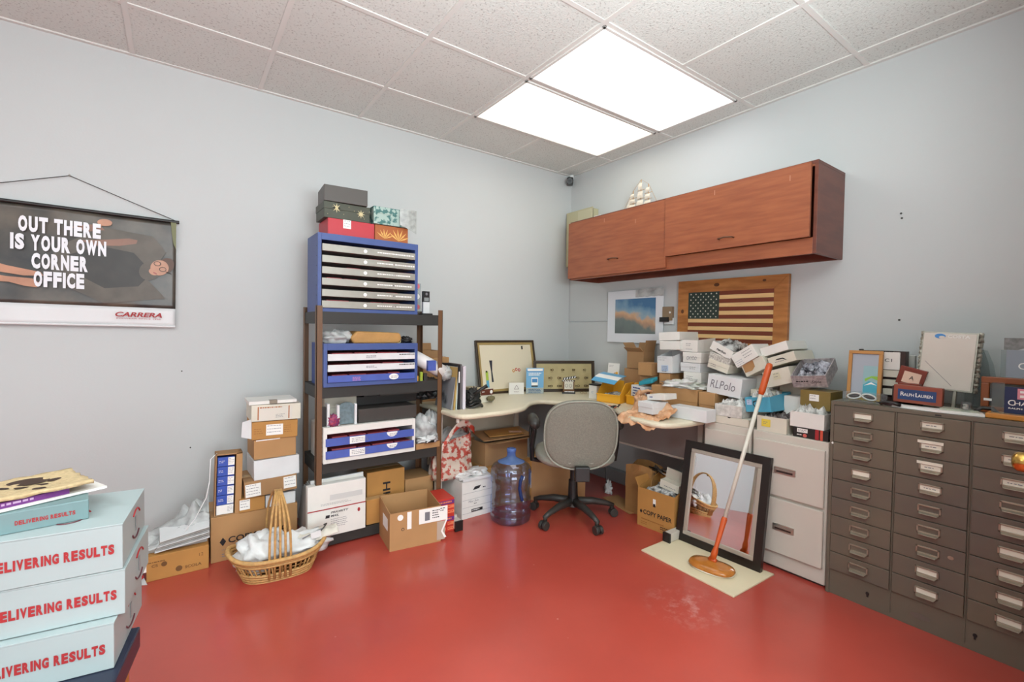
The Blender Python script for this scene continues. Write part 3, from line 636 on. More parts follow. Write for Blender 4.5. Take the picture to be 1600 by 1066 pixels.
def shp(pts, m):
    lay[0] += 1; b.slab([(x, -.0115-.00012*lay[0], z) for x, z in pts], (0, -1, 0), .0001, m)
JK = mat('printed_dark_jacket', '#35302B', .45, var=.3, scale=12); JK2 = mat('printed_jacket_fold', '#5E554A', .45, var=.3, scale=12)
shp([(.42, .40), (.60, .52), (.80, .50), (.86, .42), (.78, .26), (.86, .16), (.60, .12), (.45, .2), (.38, .3)], JK2)
shp([(.46, .36), (.58, .42), (.72, .40), (.80, .30), (.74, .22), (.60, .20), (.5, .26)], JK)
shp([(.0, .34), (.12, .325), (.24, .285), (.36, .262), (.37, .245), (.30, .24), (.14, .262), (0, .272)], SKIN)
shp([(.0, .262), (.12, .252), (.24, .232), (.33, .228), (.36, .205), (.345, .185), (.30, .19), (.25, .205), (.12, .205), (0, .215)], SKIN)
shp([(.46, .50), (.53, .525), (.58, .53), (.60, .505), (.54, .49)], SKIN2)
ell(.60, .545, .030, .018, 5, SKIN)
for k in range(4): ell(.583+.012*k, .535+.003*k, .007, .012, 15, SKIN)
shp([(.50, .44), (.60, .455), (.70, .475), (.735, .47), (.73, .45), (.66, .43), (.56, .42)], SKIN2)
ell(.79, .31, .045, .055, -30, JK2); ell(.862, .345, .034, .045, -25, mat('printed_hair', '#5A4032', .5)); ell(.832, .33, .040, .043, -28, SKIN); ell(.806, .305, .022, .018, -28, SKIN)
ell(.812, .298, .010, .004, -30, mat('printed_lips', '#9A4E44', .4)); shp([(.88, .59), (.905, .59), (.905, .44), (.893, .47), (.885, .53)], mat('printed_foliage', '#6E6F45', .5))
for cx, cz in ((.822, .352), (.846, .322)): b.tube([(cx+.015*math.cos(2*PI*k/12), -.0165, cz+.012*math.sin(2*PI*k/12)) for k in range(12)], .0014, BLACK, 5, closed=True)
b.tube([(.86, .0-.0165, .31), (.885, -.0165, .30)], .0012, BLACK, 5)
b.build('printed_picture', po)
b = MB(); PW = mat('banner_lettering', '#E6E6EA', .4); Yt = -.0175
for s, x0, x1, z0 in (('OUT THERE', .282, .585, .455), ('IS YOUR OWN', .255, .607, .366), ('CORNER', .328, .535, .277), ('OFFICE', .336, .522, .188)):
    b.ctext(s, (x0, Yt, z0), PW, .078, x1-x0, bold=.06)
b.build('lettering', po)
b = MB(); b.text('CARRERA', (.645, Yt, .052), RED, h=.026, width=.20, bold=.03, shear=.25); b.text('EYEWEAR SINCE 1956', (.65, Yt, .04), RED, h=.006, width=.19); b.build('logo', po)
b = MB(); b.cyl((-.012, -.004, H-.004), (W+.014, -.004, H-.004), .009, BLACK); b.build('rod', po)
b = MB(); b.cyl((0, -.003, .004), (W, -.003, .004), .006, mat('banner_white', '#DADADA', .4)); b.build('rod', po)
b = MB(); b.tube([(.0, -.004, H), (.46, .012, H+.167), (W+.005, -.004, H)], .002, DARK, 6); b.build('cord', po)
b = MB(); b.cyl((.46, .019, H+.166), (.46, .004, H+.17), .004, CHROME, seg=8); b.build('nail', po)
# ------------------------------------------------------------------ brown and black shelving unit
SX, SY = -2.41, -.545
su = thing('shelving_unit', 'brown steel shelving unit with four black shelves against the left wall', 'shelf', (SX, SY, 0))
SW_, SD = .785, .335
SHB = mat('black_shelf_board', '#2B2A27', .55)
for x, y in ((0, 0), (SW_, 0), (0, SD), (SW_, SD)):
    b = MB(); dx = 1 if x == 0 else -1; dy = 1 if y == 0 else -1
    b.box(x, y, 0, x+dx*.032, y+dy*.003, 1.388, WOODP); b.box(x, y, 0, x+dx*.003, y+dy*.032, 1.388, WOODP); b.build('post', su)
for z0, z1 in ((.01, .07), (.43, .495), (.862, .93), (1.288, 1.355)):
    b = MB(); b.box(.004, .004, z0, SW_-.004, .010, z1, SHB); b.box(.004, SD-.01, z0, SW_-.004, SD-.004, z1, SHB); b.box(.004, .01, z0, .01, SD-.01, z1, SHB); b.box(SW_-.01, .01, z0, SW_-.004, SD-.01, z1, SHB)
    b.box(.01, .01, z1-.018, SW_-.01, SD-.01, z1-.004, SHB); b.build('shelf', su)
b = MB(); b.tube([(SX+.76, SY+.33, 1.29), (SX+.765, SY+.34, 1.2), (SX+.75, SY+.345, 1.1), (SX+.755, SY+.35, 1.0)], .0025, BLACK, 6)
mesh_thing(b, 'hanging_cable', 'thin black cable hanging behind the shelving unit', 'cable', (0, 0, 0))
def tray_cabinet(label, loc, w, d, h, m, trays, yaw=0, tm=None, z0=.03):
    t = thing('display_tray_cabinet', label, 'tray cabinet', loc, yaw)
    b = MB(); e = .02; b.box(0, 0, 0, e, d, h, m); b.box(w-e, 0, 0, w, d, h, m); b.box(e, 0, h-.038, w-e, d, h, m); b.box(e, 0, 0, w-e, d, .024, m); b.box(e, d-.006, .024, w-e, d, h-.038, BLACK)
    for k in range(7): b.cyl((-.001, .03, .04+k*h/8), (0.001, .03, .04+k*h/8), .003, BLACK, seg=8)
    b.build('cabinet_body', t, bevel=.002)
    n = len(trays); pitch = (h-.038-.024)/n
    for k in range(n):
        q = MB(); z = .026+k*pitch; hh = pitch*.62; mm = trays[k]
        q.box(e-.008 if mm is BLUE2 and m is not BLUE else e+.002, -.008, z, w-(e-.008 if mm is BLUE2 and m is not BLUE else e+.002), .004, z+hh, mm); q.box(e+.004, .004, z, w-e-.004, d-.01, z+.006, mm)
        tr = q.build('tray', t, bevel=.001)
        g = MB(); rr = random.Random(k+n); x = e+.03
        while x < w-e-.1:
            l = rr.uniform(.07, .14); l = min(l, w-e-.01-x); g.box(x, .012, z+.006, x+l, d*.8, z+hh+rr.uniform(.0, .006), mat('dull_red_lining', '#9C4046', .6)); x += l+.012
        g.build('lining', tr)
        g = MB()
        if mm is SILVER:
            g.disc((w*.44, -.0082, z+hh/2), .0105, .0105, PAPER); g.lines(w*.56, z+hh*.62, .13, 1, PAPER, t=.007, y=-.009, seed=k); g.lines(w*.72, z+hh*.62, .15, 1, PAPER, t=.008, y=-.009, seed=k+9)
        elif mm is WHITE2:
            g.lines(w*.42, z+hh*.7, .07, 2, GREYINK, t=.003, y=-.009, seed=k); g.lines(w*.78, z+hh*.85, .11, 1, INK, t=.006, y=-.009, seed=k+3)
        elif m is BLUE:
            g.disc((w*.72, -.0082, z+hh/2), .03, .018, PAPER, n=28); g.lines(w*.69, z+hh*.6, .05, 2, GREYINK, t=.003, gap=.008, y=-.0095, seed=k); g.lines(w*.28, z+hh*.7, .05, 3, mat('pink_print', '#B07AB0', .5), t=.005, gap=.008, y=-.009, seed=k+3)
        else:
            g.box(w*.26, -.0088, z+.002, w*.42, -.008, z+hh-.002, PAPER); g.lines(w*.28, z+hh*.75, .11, 3, GREYINK, t=.003, gap=.009, y=-.0095, seed=k)
            g.disc((w*.72, -.0082, z+hh), .034, .030, PAPER, n=20, a0=PI, a1=2*PI); g.lines(w*.69, z+hh*.75, .05, 2, GREYINK, t=.003, gap=.009, y=-.0095, seed=k)
        g.build('printed_label', tr)
    return t
tray_cabinet('tall blue cabinet of six silver trays standing on the top shelf', (-2.40, -.525, 1.352), .605, .25, .448, BLUE, [SILVER]*6)
tray_cabinet('shorter blue tray cabinet with two white trays on the second shelf', (-2.375, -.56, .926), .568, .28, .248, BLUE, [BLUE2, WHITE2, WHITE2])
tray_cabinet('white tray cabinet with two blue trays on the third shelf', (-2.375, -.565, .492), .555, .30, .205, WHITE, [BLUE2, BLUE2, BLACK][:2])
# boxes on top of the tall blue cabinet
carton('red gift box with white sides on the tall blue tray cabinet', (-2.34, -.50, 1.80), .27, .21, .095, m=mat('red_gift_card', '#B8323C', .5), style='plain', deco=both(lab(.085, .045, .045, .05, 3)))
OLG = mat('dark_green_gift_card', '#45483A', .5, var=.15, scale=14); GOLD = mat('pale_gold_print', '#C5B78A', .45)
def stars(g, w, d, h):
    for cx, cz, r in ((.07, .06, .028), (.21, .045, .026)):
        for k in range(4):
            a = k*PI/4; g.slab([(cx+r*math.cos(a), -.0004, cz+r*math.sin(a)), (cx+.005*math.cos(a+PI/2), -.0004, cz+.005*math.sin(a+PI/2)), (cx-r*math.cos(a), -.0004, cz-r*math.sin(a)), (cx-.005*math.cos(a+PI/2), -.0004, cz-.005*math.sin(a+PI/2))], (0, -1, 0), .0006+.0001*k, GOLD)
    for k in range(9): g.disc((.02+.03*k, -.0004, .02+.065*((k*5) % 7)/7), .002, .002, GOLD, 6)
carton('dark green gift box with gold snowflakes, above the red gift box', (-2.362, -.50, 1.896), .265, .19, .092, m=OLG, style='lid', lidh=.45, deco=stars)
carton('plain dark grey gift box topmost of the stack on the tall blue cabinet', (-2.362, -.50, 1.99), .245, .20, .092, m=mat('dark_grey_gift_card', '#4C4742', .45), style='plain', yaw=-4)
def leaf(g, w, d, h):
    G = mat('gold_leaf_print', '#E0B060', .45)
    for cx, cz, r in ((.06, .015, .06), (.15, .01, .075)):
        for k in range(6):
            a = .4+k*.42; g.slab([(cx, -.0004, cz), (cx+r*.55*math.cos(a-.12), -.0004, cz+r*.55*math.sin(a-.12)), (cx+r*math.cos(a), -.0004, min(cz+r*math.sin(a), h-.003)), (cx+r*.55*math.cos(a+.12), -.0004, cz+r*.55*math.sin(a+.12))], (0, -1, 0), .0006, G)
carton('orange gift box with gold leaf print on the tall blue cabinet', (-2.066, -.50, 1.80), .212, .19, .096, m=mat('burnt_orange_gift_card', '#A65A28', .5), style='plain', deco=leaf)
TEAL = mat('teal_leaf_pattern_card', '#3F6F6B', .5, col2='#9FB5AC', scale=34, lo=.5, hi=.56)
t = carton('teal patterned gift box with a peeled lid on top of the orange gift box', (-2.08, -.515, 1.898), .225, .22, .105, m=TEAL, style='lid', lidh=.4)
b = MB(); b.grid(8, 8, lambda u, v: (.16+.11*u, -.012-.03*math.sin(PI*u)*.4, .01+.10*v-.045*u*(1-v)), mat('silver_foil_paper', '#AEB2AE', .3, var=.3, scale=40)); b.build('torn_paper_flap', t, solid=.001)
ph = thing('cordless_phone', 'white and black cordless phone standing in a black base on the top shelf', 'phone', (-1.715, -.43, 1.354))
b = MB(); b.box(-.01, -.02, 0, .065, .05, .014, BLACK); b.build('charging_base', ph, bevel=.004)
b = MB(); b.box(.004, 0, .012, .050, .024, .09, WHITE2); b.box(.004, 0, .09, .050, .024, .162, BLACK); b.box(.010, -.001, .095, .044, .001, .12, mat('phone_screen', '#8D9291', .2)); b.cyl((.027, -.001, .143), (.027, .001, .143), .009, GREYINK, seg=12); b.build('handset', ph, bevel=.005)
b = MB(); b.box(0, 0, 0, .05, .006, .22, ACRYL)
pk = mat('pink_sticker', '#D06A72', .5)
for k in range(3): b.disc((.025, -.001, .06+.07*k), .018, .018, pk if k != 1 else PAPER)
mesh_thing(b, 'sticker_sheet', 'clear sheet with round pink stickers standing behind the phone', 'stickers', (-1.735, -.33, 1.354), bevel=0)
# on the second shelf
b = MB(); b.blob((.085, .05, .036), (.085, .06, .04), CLEARBAG, .35, 2.4, 3, flat=0)
mesh_thing(b, 'plastic_bag', 'crumpled clear bag on the left of the shorter blue tray cabinet', 'bag', (-2.372, -.54, 1.172), smooth=True)
b = MB(); b.slab([(x, 0, z) for x, z in ((0, .0), (.28, .0), (.30, .03), (.285, .066), (.02, .074), (-.02, .035))], (0, 1, 0), .16, mat('brown_bubble_mailer', '#B98B4E', .5, var=.15, scale=12, bump=.4, bscale=60))
o = mesh_thing(b, 'padded_mailer', 'brown padded mailer lying on the shorter blue tray cabinet', 'package', (-2.20, -.535, 1.172), bevel=.012, seg=3)
b = MB()
for k in range(4): b.tube([(.02*k+.012*math.cos(a*PI/5), .01*k, .014+.012*math.sin(a*PI/5)) for a in range(10)], .0025, [GOLD, BLACK, CHROME, BLACK][k], 6, closed=True)
b.blob((.05, .03, .02), (.045, .03, .02), BLACK, .5, 4, 5, flat=0)
mesh_thing(b, 'key_bunch', 'bunch of keys and small trinkets at the right end of the blue tray cabinet', 'keys', (-1.92, -.53, 1.172), smooth=True)
rl = thing('foam_cup_sleeve', 'plastic wrapped roll with a blue label leaning off the second shelf', 'cup sleeve', (-1.80, -.47, 1.09))
b = MB(); A = Vector((0, 0, .0)); B_ = Vector((.20, -.04, -.115)); b.tube([A, A+(B_-A)*.5, B_], [.042, .044, .046], mat('white_foam', '#E6E3E0', .4), 24); b.build('cup_stack', rl, smooth=True)
b = MB(); b.blob((.215, -.042, -.12), (.048, .05, .045), CLEARBAG, .25, 4, 2); b.build('wrapper', rl, smooth=True)
b = MB(); b.box(.07, -.085, -.095, .125, -.058, -.03, BLUE2); b.build('label', rl, rot=None)
b = MB(); b.box(0, 0, 0, .018, .02, .06, mat('lime_plastic', '#9DB33A', .4)); b.box(.03, .005, 0, .05, .025, .05, DARK); b.box(-.025, .01, 0, -.008, .03, .035, YEL)
mesh_thing(b, 'marker_pens', 'lime green and dark markers beside the shorter blue tray cabinet', 'pens', (-1.775, -.535, .927), bevel=.003)
# on the third shelf
carton('flat black box lying on the white tray cabinet', (-2.17, -.535, .698), .37, .22, .082, m=mat('charcoal_card', '#3B3733', .5), style='plain')
carton('cream box with a lid at the left of the flat black box', (-2.33, -.40, .698), .19, .16, .145, m=CREAM, style='lid', lidh=.45)
b = MB(); b.box(0, 0, 0, .40, .15, .05, BLACK); b.box(.05, .01, .05, .30, .12, .085, DARK); b.box(.15, .0, .05, .42, .1, .062, mat('dusty_grey_cloth', '#5C5852', .8)); b.blob((.5, .06, .05), (.09, .06, .09), BLACK, .3, 3, 9, flat=0)
mesh_thing(b, 'black_equipment', 'pile of black equipment at the back of the third shelf', 'equipment', (-2.14, -.40, .783), bevel=.006)
pf = thing('acrylic_photo_frame', 'small blue-grey arched frame with white sides standing on the white tray cabinet', 'frame', (-2.295, -.545, .698))
b = MB(); b.box(0, 0, 0, .014, .03, .12, WHITE2); b.box(.10, 0, 0, .114, .03, .12, WHITE2); b.build('frame_side', pf, bevel=.002)
b = MB(); b.slab([(.016, .01, .005), (.098, .01, .005), (.098, .01, .11)] + [(.057+.041*math.cos(a*PI/8), .01, .11+.022*math.sin(a*PI/8)) for a in range(1, 8)] + [(.016, .01, .11)], (0, 1, 0), .006, mat('blue_grey_glitter', '#6E8288', .3, var=.3, scale=60)); b.build('glass_panel', pf)
b = MB(); b.box(0, 0, 0, .014, .06, .13, WHITE2); b.box(-.05, .02, .0, 0, .05, .11, BLACK); b.build; mesh_thing(b, 'display_stand', 'narrow white display stand at the left edge of the white tray cabinet', 'stand', (-2.35, -.545, .698), bevel=.002)
b = MB(); b.blob((.025, .02, .03), (.03, .02, .035), mat('purple_red_beads', '#6E3A6E', .5, col2='#B03848', scale=90), .4, 5, 4, flat=0)
mesh_thing(b, 'bead_pouch', 'small purple and red pouch between the white stand and the arched frame', 'pouch', (-2.34, -.56, .698), smooth=True)
b = MB(); b.box(0, 0, .0, .09, .008, .24, mat('light_grey_board', '#B7B3A6', .6)); mesh_thing(b, 'grey_board', 'light grey board standing at the left end of the third shelf', 'board', (-2.395, -.50, .493), yaw=78)
carton('open shallow brown tray box under a plastic bag on the third shelf', (-1.805, -.55, .492), .165, .2, .036, m=BROWN, style='open')
b = MB(); b.blob((.09, .07, .10), (.085, .07, .105), CLEARBAG, .3, 2.6, 11, flat=0); b.blob((.085, .05, .12), (.045, .035, .055), WHITE2, .1, 2, 1); b.blob((.155, .08, .13), (.05, .05, .08), CLEARBAG, .3, 3, 12)
mesh_thing(b, 'bulging_plastic_bag', 'crumpled clear plastic bag standing in the shallow tray box on the third shelf', 'bag', (-1.81, -.55, .50), smooth=True)
b = MB(); b.blob((.04, .03, .02), (.065, .035, .02), WBAG, .5, 4, 3, flat=0); b.box(.01, -.012, .003, .07, .0, .016, BLACK)
mesh_thing(b, 'torn_wrapper', 'torn white wrapper with a black strip in the shallow tray box', 'wrapper', (-1.765, -.57, .53), smooth=True)
# bottom shelf
def mail(g, w, d, h):
    g.box(-.0004, -.001, .155, w+.0004, 0, .161, RED); g.text('PRIORITY', (.125, -.0006, .128), INK, width=.10, h=.012, bold=.02, shear=.2); g.text('MAIL', (.125, -.0006, .108), INK, width=.045, h=.012, bold=.02, shear=.2)
    g.slab([(.095, -.0004, .105), (.117, -.0004, .105), (.120, -.0004, .122), (.098, -.0004, .122)], (0, -1, 0), .0006, INK); g.lines(.125, .095, .10, 5, GREYINK, gap=.011, seed=3)
    g.box(.12, -.001, .205, w-.02, 0, .236, mat('grey_address_panel', '#C9C8C4', .6)); g.lines(.07, .19, .20, 2, GREYINK, gap=.007, t=.0015, seed=5); g.disc((.285, -.0005, .12), .008, .012, RED)
carton('white postal mailer with a red stripe standing on the bottom shelf', (-2.455, -.555, .071), .325, .045, .30, m=WHITE, style='plain', name='postal_mailer', cat='mailer', deco=mail)
b = MB(); b.box(0, 0, 0, .30, .012, .315, WHITE2); b.poly([(0, -.001, .31), (.30, -.001, .31), (.15, -.001, .22)], WHITE)
mesh_thing(b, 'postal_mailer', 'white envelope standing directly behind the postal mailer', 'mailer', (-2.42, -.495, .071), roll=1)
b = MB()
for k in range(5): b.slab([(0, 0, 0), (.0, .18, 0), (.0, .17, .27-.01*k), (.0, .01, .25)], (1, 0, 0), .004, WHITE2 if k % 2 else mat('grey_envelope', '#A5A09A', .6)); b.T = Matrix.Translation((-.007*(k+1), .002*k, 0))
mesh_thing(b, 'envelope_bundle', 'bundle of envelopes leaning against the shelving post beside the postal mailer', 'envelopes', (-2.425, -.47, .071), roll=-6)
carton('brown carton with black handwriting on the bottom shelf', (-2.09, -.46, .071), .245, .20, .295, m=KRAFT, deco=txt('SiH', .15, .10, width=.12, h=.05, bold=.02, u=(0, 0, 1), v=(-1, 0, 0)))
carton('plain brown carton in front of the handwritten one, behind the open box', (-2.115, -.53, .071), .13, .06, .15, m=KRAFT)
carton('pale tan carton at the right end of the bottom shelf', (-1.835, -.45, .071), .20, .2, .205, m=BROWN, style='plain')
# open brown box in front of the shelving
b = None
def ob(g, w, d, h):
    g.box(.17, -.0008, .125, .345, 0, .21, PAPER); g.box(.10, -.0008, .11, .125, 0, .21, PAPER); g.box(.205, -.0014, .14, .235, -.0006, .19, GREYINK); g.lines(.25, .195, .05, 4, INK, gap=.014, t=.005, seed=2, y=-.0018); g.lines(.30, .2, .03, 2, INK, gap=.012, t=.005, seed=5, y=-.0018)
    g.disc((.06, -.0004, .185), .017, .017, PAPER); g.disc((.075, -.0004, .115), .009, .009, INK); g.disc((.075, -.0012, .115), .006, .006, BROWN)
    g.box(.28, -.0008, .01, .33, -.0, .12, mat('frayed_clear_tape', '#B9A898', .25)); 
    g.slab([(.325, -.001, .02), (.34, -.001, .02), (.315, -.001, .06), (.345, -.001, .125), (.335, -.001, .125), (.305, -.001, .06)], (0, -1, 0), .001, PAPER)
t = carton('open empty brown cardboard box with shipping labels on the floor before the shelving unit', (-2.07, -.79, 0), .305, .25, .215, yaw=-7, style='open', hback=.24, deco=ob, flaps=None)
b = MB(); b.box(-.001, .05, .10, .0, .16, .17, PAPER); b.lines(.0, 0, 0, 0, INK); b.build('side_label', t)
rb = mat('red_orange_carton', '#C6392B', .4)
def redbox(g, w, d, h):
    OR = mat('orange_print', '#E8835A', .5); g.box(.0, -.001, h-.035, w, 0, h-.012, mat('purple_print', '#6B2F7A', .5)); g.lines(.008, h-.017, w-.016, 1, OR, t=.010, y=-.0018, seed=3)
    for r in range(2):
        for c in range(2): g.box(.012+c*w*.5, -.001, .012+r*.032, .006+w*.45+c*w*.5, 0, .03+r*.032, OR); g.lines(.014+c*w*.5, .026+r*.032, w*.3, 1, rb, t=.006, y=-.0018, seed=r+c)
carton('lower red and orange carton on the floor beside the open brown box', (-1.745, -.735, 0), .115, .19, .105, m=rb, style='plain', yaw=-3, deco=redbox)
carton('upper red and orange carton with a purple band beside the open brown box', (-1.745, -.735, .106), .113, .185, .105, m=rb, style='plain', yaw=-4, deco=redbox)
# bankers box and what is on it
def bank(g, w, d, h):
    for z in (.035, .075, .125, .17): g.box(.005, -.0008, z, w-.003, 0, z+.0012, GREYINK)
    g.slab([(.085, -.0004, .185), (.135, -.0004, .19), (.15, -.0004, .21), (.10, -.0004, .206)], (0, -1, 0), .0006, INK)
    g.box(.075, -.001, .038, .165, 0, .057, INK); g.lines(.08, .052, .08, 1, PAPER, t=.006, y=-.0018, seed=4); g.text('Misc Sun', (.05, -.0006, .105), GREYINK, width=.08, h=.014, shear=.3); g.lines(.095, .095, .03, 1, INK, t=.004, seed=2); g.lines(.165, .195, .03, 1, INK, t=.006, seed=6)
carton('white storage file box with a black logo on the floor left of the water jug', (-1.515, -.635, 0), .245, .32, .25, m=WHITE, style='plain', yaw=2, deco=bank)
b = MB(); b.slab([(0, 0, 0), (.22, .0, 0), (.24, .17, .02), (.02, .19, .02)], (0, 0, 1), .018, WBAG); b.blob((.12, .10, .02), (.13, .10, .03), WBAG, .35, 3, 8, flat=0)
mesh_thing(b, 'folded_white_bag', 'folded white plastic bag draped on the storage file box', 'bag', (-1.51, -.64, .252), smooth=False, bevel=.004)
BAGM = mat('red_patterned_bag', '#C9B9A9', .5, col2='#AE4A3C', scale=30, lo=.44, hi=.5, bump=.3, bscale=12)
bg = thing('patterned_tote_bag', 'crumpled beige tote bag with red ornament standing on the storage file box', 'bag', (-1.66, -.56, .252))
b = MB()
def tote(u, v):
    a = 2*PI*u; r = 1-.12*v; z = .33*v
    return (.15+.15*r*math.copysign(abs(math.cos(a))**.6, math.cos(a))+.02*noise.noise(Vector((math.cos(a)*2, math.sin(a)*2, v*4))), .09+.08*r*math.copysign(abs(math.sin(a))**.6, math.sin(a))+.03*noise.noise(Vector((math.cos(a)*2+5, math.sin(a)*2, v*4))), z+(.03*noise.noise(Vector((math.cos(a)*2, math.sin(a)*2, 9))) if v > .7 else 0)-.10*(v**3)*(.5-.5*math.cos(a)))
b.grid(40, 16, tote, BAGM); b.add([(.02,.03,.003),(.28,.03,.003),(.28,.15,.003),(.02,.15,.003)], [(3,2,1,0)], BAGM); b.build('bag_body', bg, smooth=True, solid=.002)
b = MB(); b.grid(14, 4, lambda u, v: (.03+.25*u, .0-.015*math.sin(PI*u), .20+.16*math.sin(PI*u*.8)+.045*v), mat('cream_bag_rim', '#DCCFC0', .5, col2='#B8402F', scale=14, lo=.44, hi=.5)); b.build('folded_rim', bg, smooth=True, solid=.003)
b = MB(); b.blob((.15, .10, .24), (.13, .06, .08), CLEARBAG, .35, 3, 21); b.build('stuffing', bg, smooth=True)
# cartons under the left wing of the desk
carton('brown carton lying under the desk, lowest behind the water jug', (-1.30, -.56, 0), .44, .24, .29, m=KRAFT, yaw=-6)
t = carton('brown carton with loose flaps stacked under the desk behind the water jug', (-1.27, -.53, .292), .40, .23, .165, m=BROWN2, style='open', yaw=4, flaps=[('f', 8, .10), ('b', 5, .08)])
b = MB(); b.slab([(0, 0, 0), (.42, -.02, 0), (.45, .2, .02), (.03, .22, .02)], (0, 0, 1), .006, BROWN2); b.slab([(.06, .02, .02), (.35, .0, .016), (.38, .14, .03), (.1, .16, .03)], (0, 0, 1), .005, KRAFT); b.slab([(.24, .03, .034), (.33, .0, .028), (.34, .03, .03), (.25, .06, .036)], (0, 0, 1), .004, mat('pinkish_card', '#C79B80', .6))
mesh_thing(b, 'flattened_cardboard', 'flattened cardboard pieces lying on the stacked carton under the desk', 'cardboard', (-1.30, -.56, .48))
carton('brown carton on the floor behind the office chair', (-.905, -.60, 0), .40, .22, .33, m=BROWN, yaw=-38)
# stack of boxes left of the shelving
def copydeco(g, w, d, h):
    g.slab([(.055, -.0006, .128), (.07, -.0006, .105), (.055, -.0006, .082), (.04, -.0006, .105)][::-1], (0, -1, 0), .0006, INK); g.text('COPY PAPER', (.08, -.0008, .092), INK, h=.034, width=.29, bold=.02)
    g.lines(.05, .062, .2, 1, GREYINK, t=.002, gap=.01, seed=2); g.lines(.05, .04, .05, 2, GREYINK, t=.004, gap=.012, seed=5)
carton('brown copy paper carton on the floor behind the wicker basket', (-2.90, -.39, 0), .425, .28, .243, m=BROWN, deco=copydeco)
def s6(g, w, d, h): lab(.002, h-.06, .05, .055, 3, 4)(g, w, d, h)
carton('narrow brown carton standing on the copy paper carton, left one', (-2.77, -.395, .244), .125, .22, .075, m=KRAFT, deco=s6)
carton('small white carton between the copy paper carton and the labelled brown carton', (-2.64, -.385, .244), .155, .2, .068, m=WHITE2, style='plain')
carton('brown carton with two white labels, fifth from the top of the left stack', (-2.745, -.41, .322), .265, .25, .09, m=BROWN2, roll=2, deco=both(lab(.005, .005, .075, .07, 4, 7), lab(.195, .015, .065, .065, 3, 8)))
carton('plain white carton in the middle of the left stack', (-2.70, -.415, .415), .232, .24, .108, m=WHITE2, style='plain', roll=1, yaw=2)
carton('brown carton with a white inner edge above the plain white carton', (-2.70, -.405, .528), .215, .22, .108, m=BROWN, yaw=2, deco=lambda g, w, d, h: g.box(.01, -.001, h-.006, .13, 0, h, PAPER))
carton('brown carton with a torn shipping label, second from the top of the left stack', (-2.712, -.41, .64), .232, .22, .098, m=KRAFT, roll=-1, deco=both(lab(.07, .02, .085, .06, 3, 5), scr(.01, .06, .05, 3, 6, mat('brown_print', '#94602C', .6)), scr(.16, .07, .05, 4, 7, mat('brown_print', '#94602C', .6))))
def s1(g, w, d, h):
    b_ = mat('orange_brown_tape', '#A9683A', .5); g.box(.035, -.001, .006, .205, 0, .075, mat('pale_label', '#D5D0C4', .5)); g.box(.03, -.0016, .008, .036, 0, .08, b_); g.box(.185, -.0016, .008, .191, 0, .08, b_); g.lines(.04, .078, .14, 1, b_, t=.006, y=-.002, seed=1); g.lines(.12, .035, .05, 3, GREYINK, t=.002, y=-.002, seed=2)
carton('cream carton with a large taped label, topmost of the left stack', (-2.715, -.415, .742), .25, .22, .09, m=CREAM, style='plain', roll=-1, deco=s1)
b = MB(); b.box(0, 0, 0, .24, .2, .018, WHITE); b.box(.10, -.002, .0, .14, .03, .02, mat('dull_grey_card', '#8C8271', .6))
mesh_thing(b, 'box_lid', 'thin white box lid lying on the topmost carton of the left stack', 'lid', (-2.725, -.41, .834))
b = MB(); b.slab([(0, 0, .12), (-.045, -.01, .11), (-.05, -.01, .03), (0, 0, .01)], (0, -1, 0), .004, WHITE2)
mesh_thing(b, 'paper_flap', 'white paper sticking out at the left side of the stacked cartons', 'paper', (-2.712, -.40, .635))
# tall narrow box with blue packages
tb = thing('tall_narrow_carton', 'tall narrow open brown carton holding blue packages on end, leaning on the left wall', 'box', (-2.885, -.385, .245), 0, roll=-1.5)
b = MB(); w_, d_, h_ = .125, .09, .335
b.box(0, 0, 0, .006, d_, h_, BROWN2); b.box(w_-.03, 0, 0, w_, d_, h_, BROWN); b.box(0, 0, h_-.008, w_, d_, h_, BROWN2); b.box(.006, d_-.006, 0, w_-.03, d_, h_-.008, BROWN2); b.box(.006, 0, 0, w_-.03, d_, .004, BROWN2)
b.build('box_body', tb, bevel=.002)
BP = mat('royal_blue_pack', '#2F4FA8', .4)
for k in range(6):
    b = MB(); z = .006+k*.052; b.box(0, 0, 0, .078, .07, .049, BP if k else PAPER); b.box(.048, -.0008, .003, .078, 0, .046, PAPER); b.lines(.05, .04, .026, 4, GREYINK, gap=.008, t=.0018, y=-.0015, seed=k); b.lines(.006, .03, .03, 2, PAPER, gap=.008, t=.002, y=-.0012, seed=k+8)
    o = mesh_thing(b, 'blue_package', 'blue and white package in the tall narrow carton, %s' % ['lowest and mostly white', 'second from the bottom', 'third from the bottom', 'third from the top', 'second from the top', 'topmost'][k], 'package', (0, 0, 0), group='blue packages in the tall narrow carton', bevel=.001)
    o.matrix_world = pose((-2.885, -.385, .245), 0, -1.5) @ Matrix.Translation((.010, .008, z))
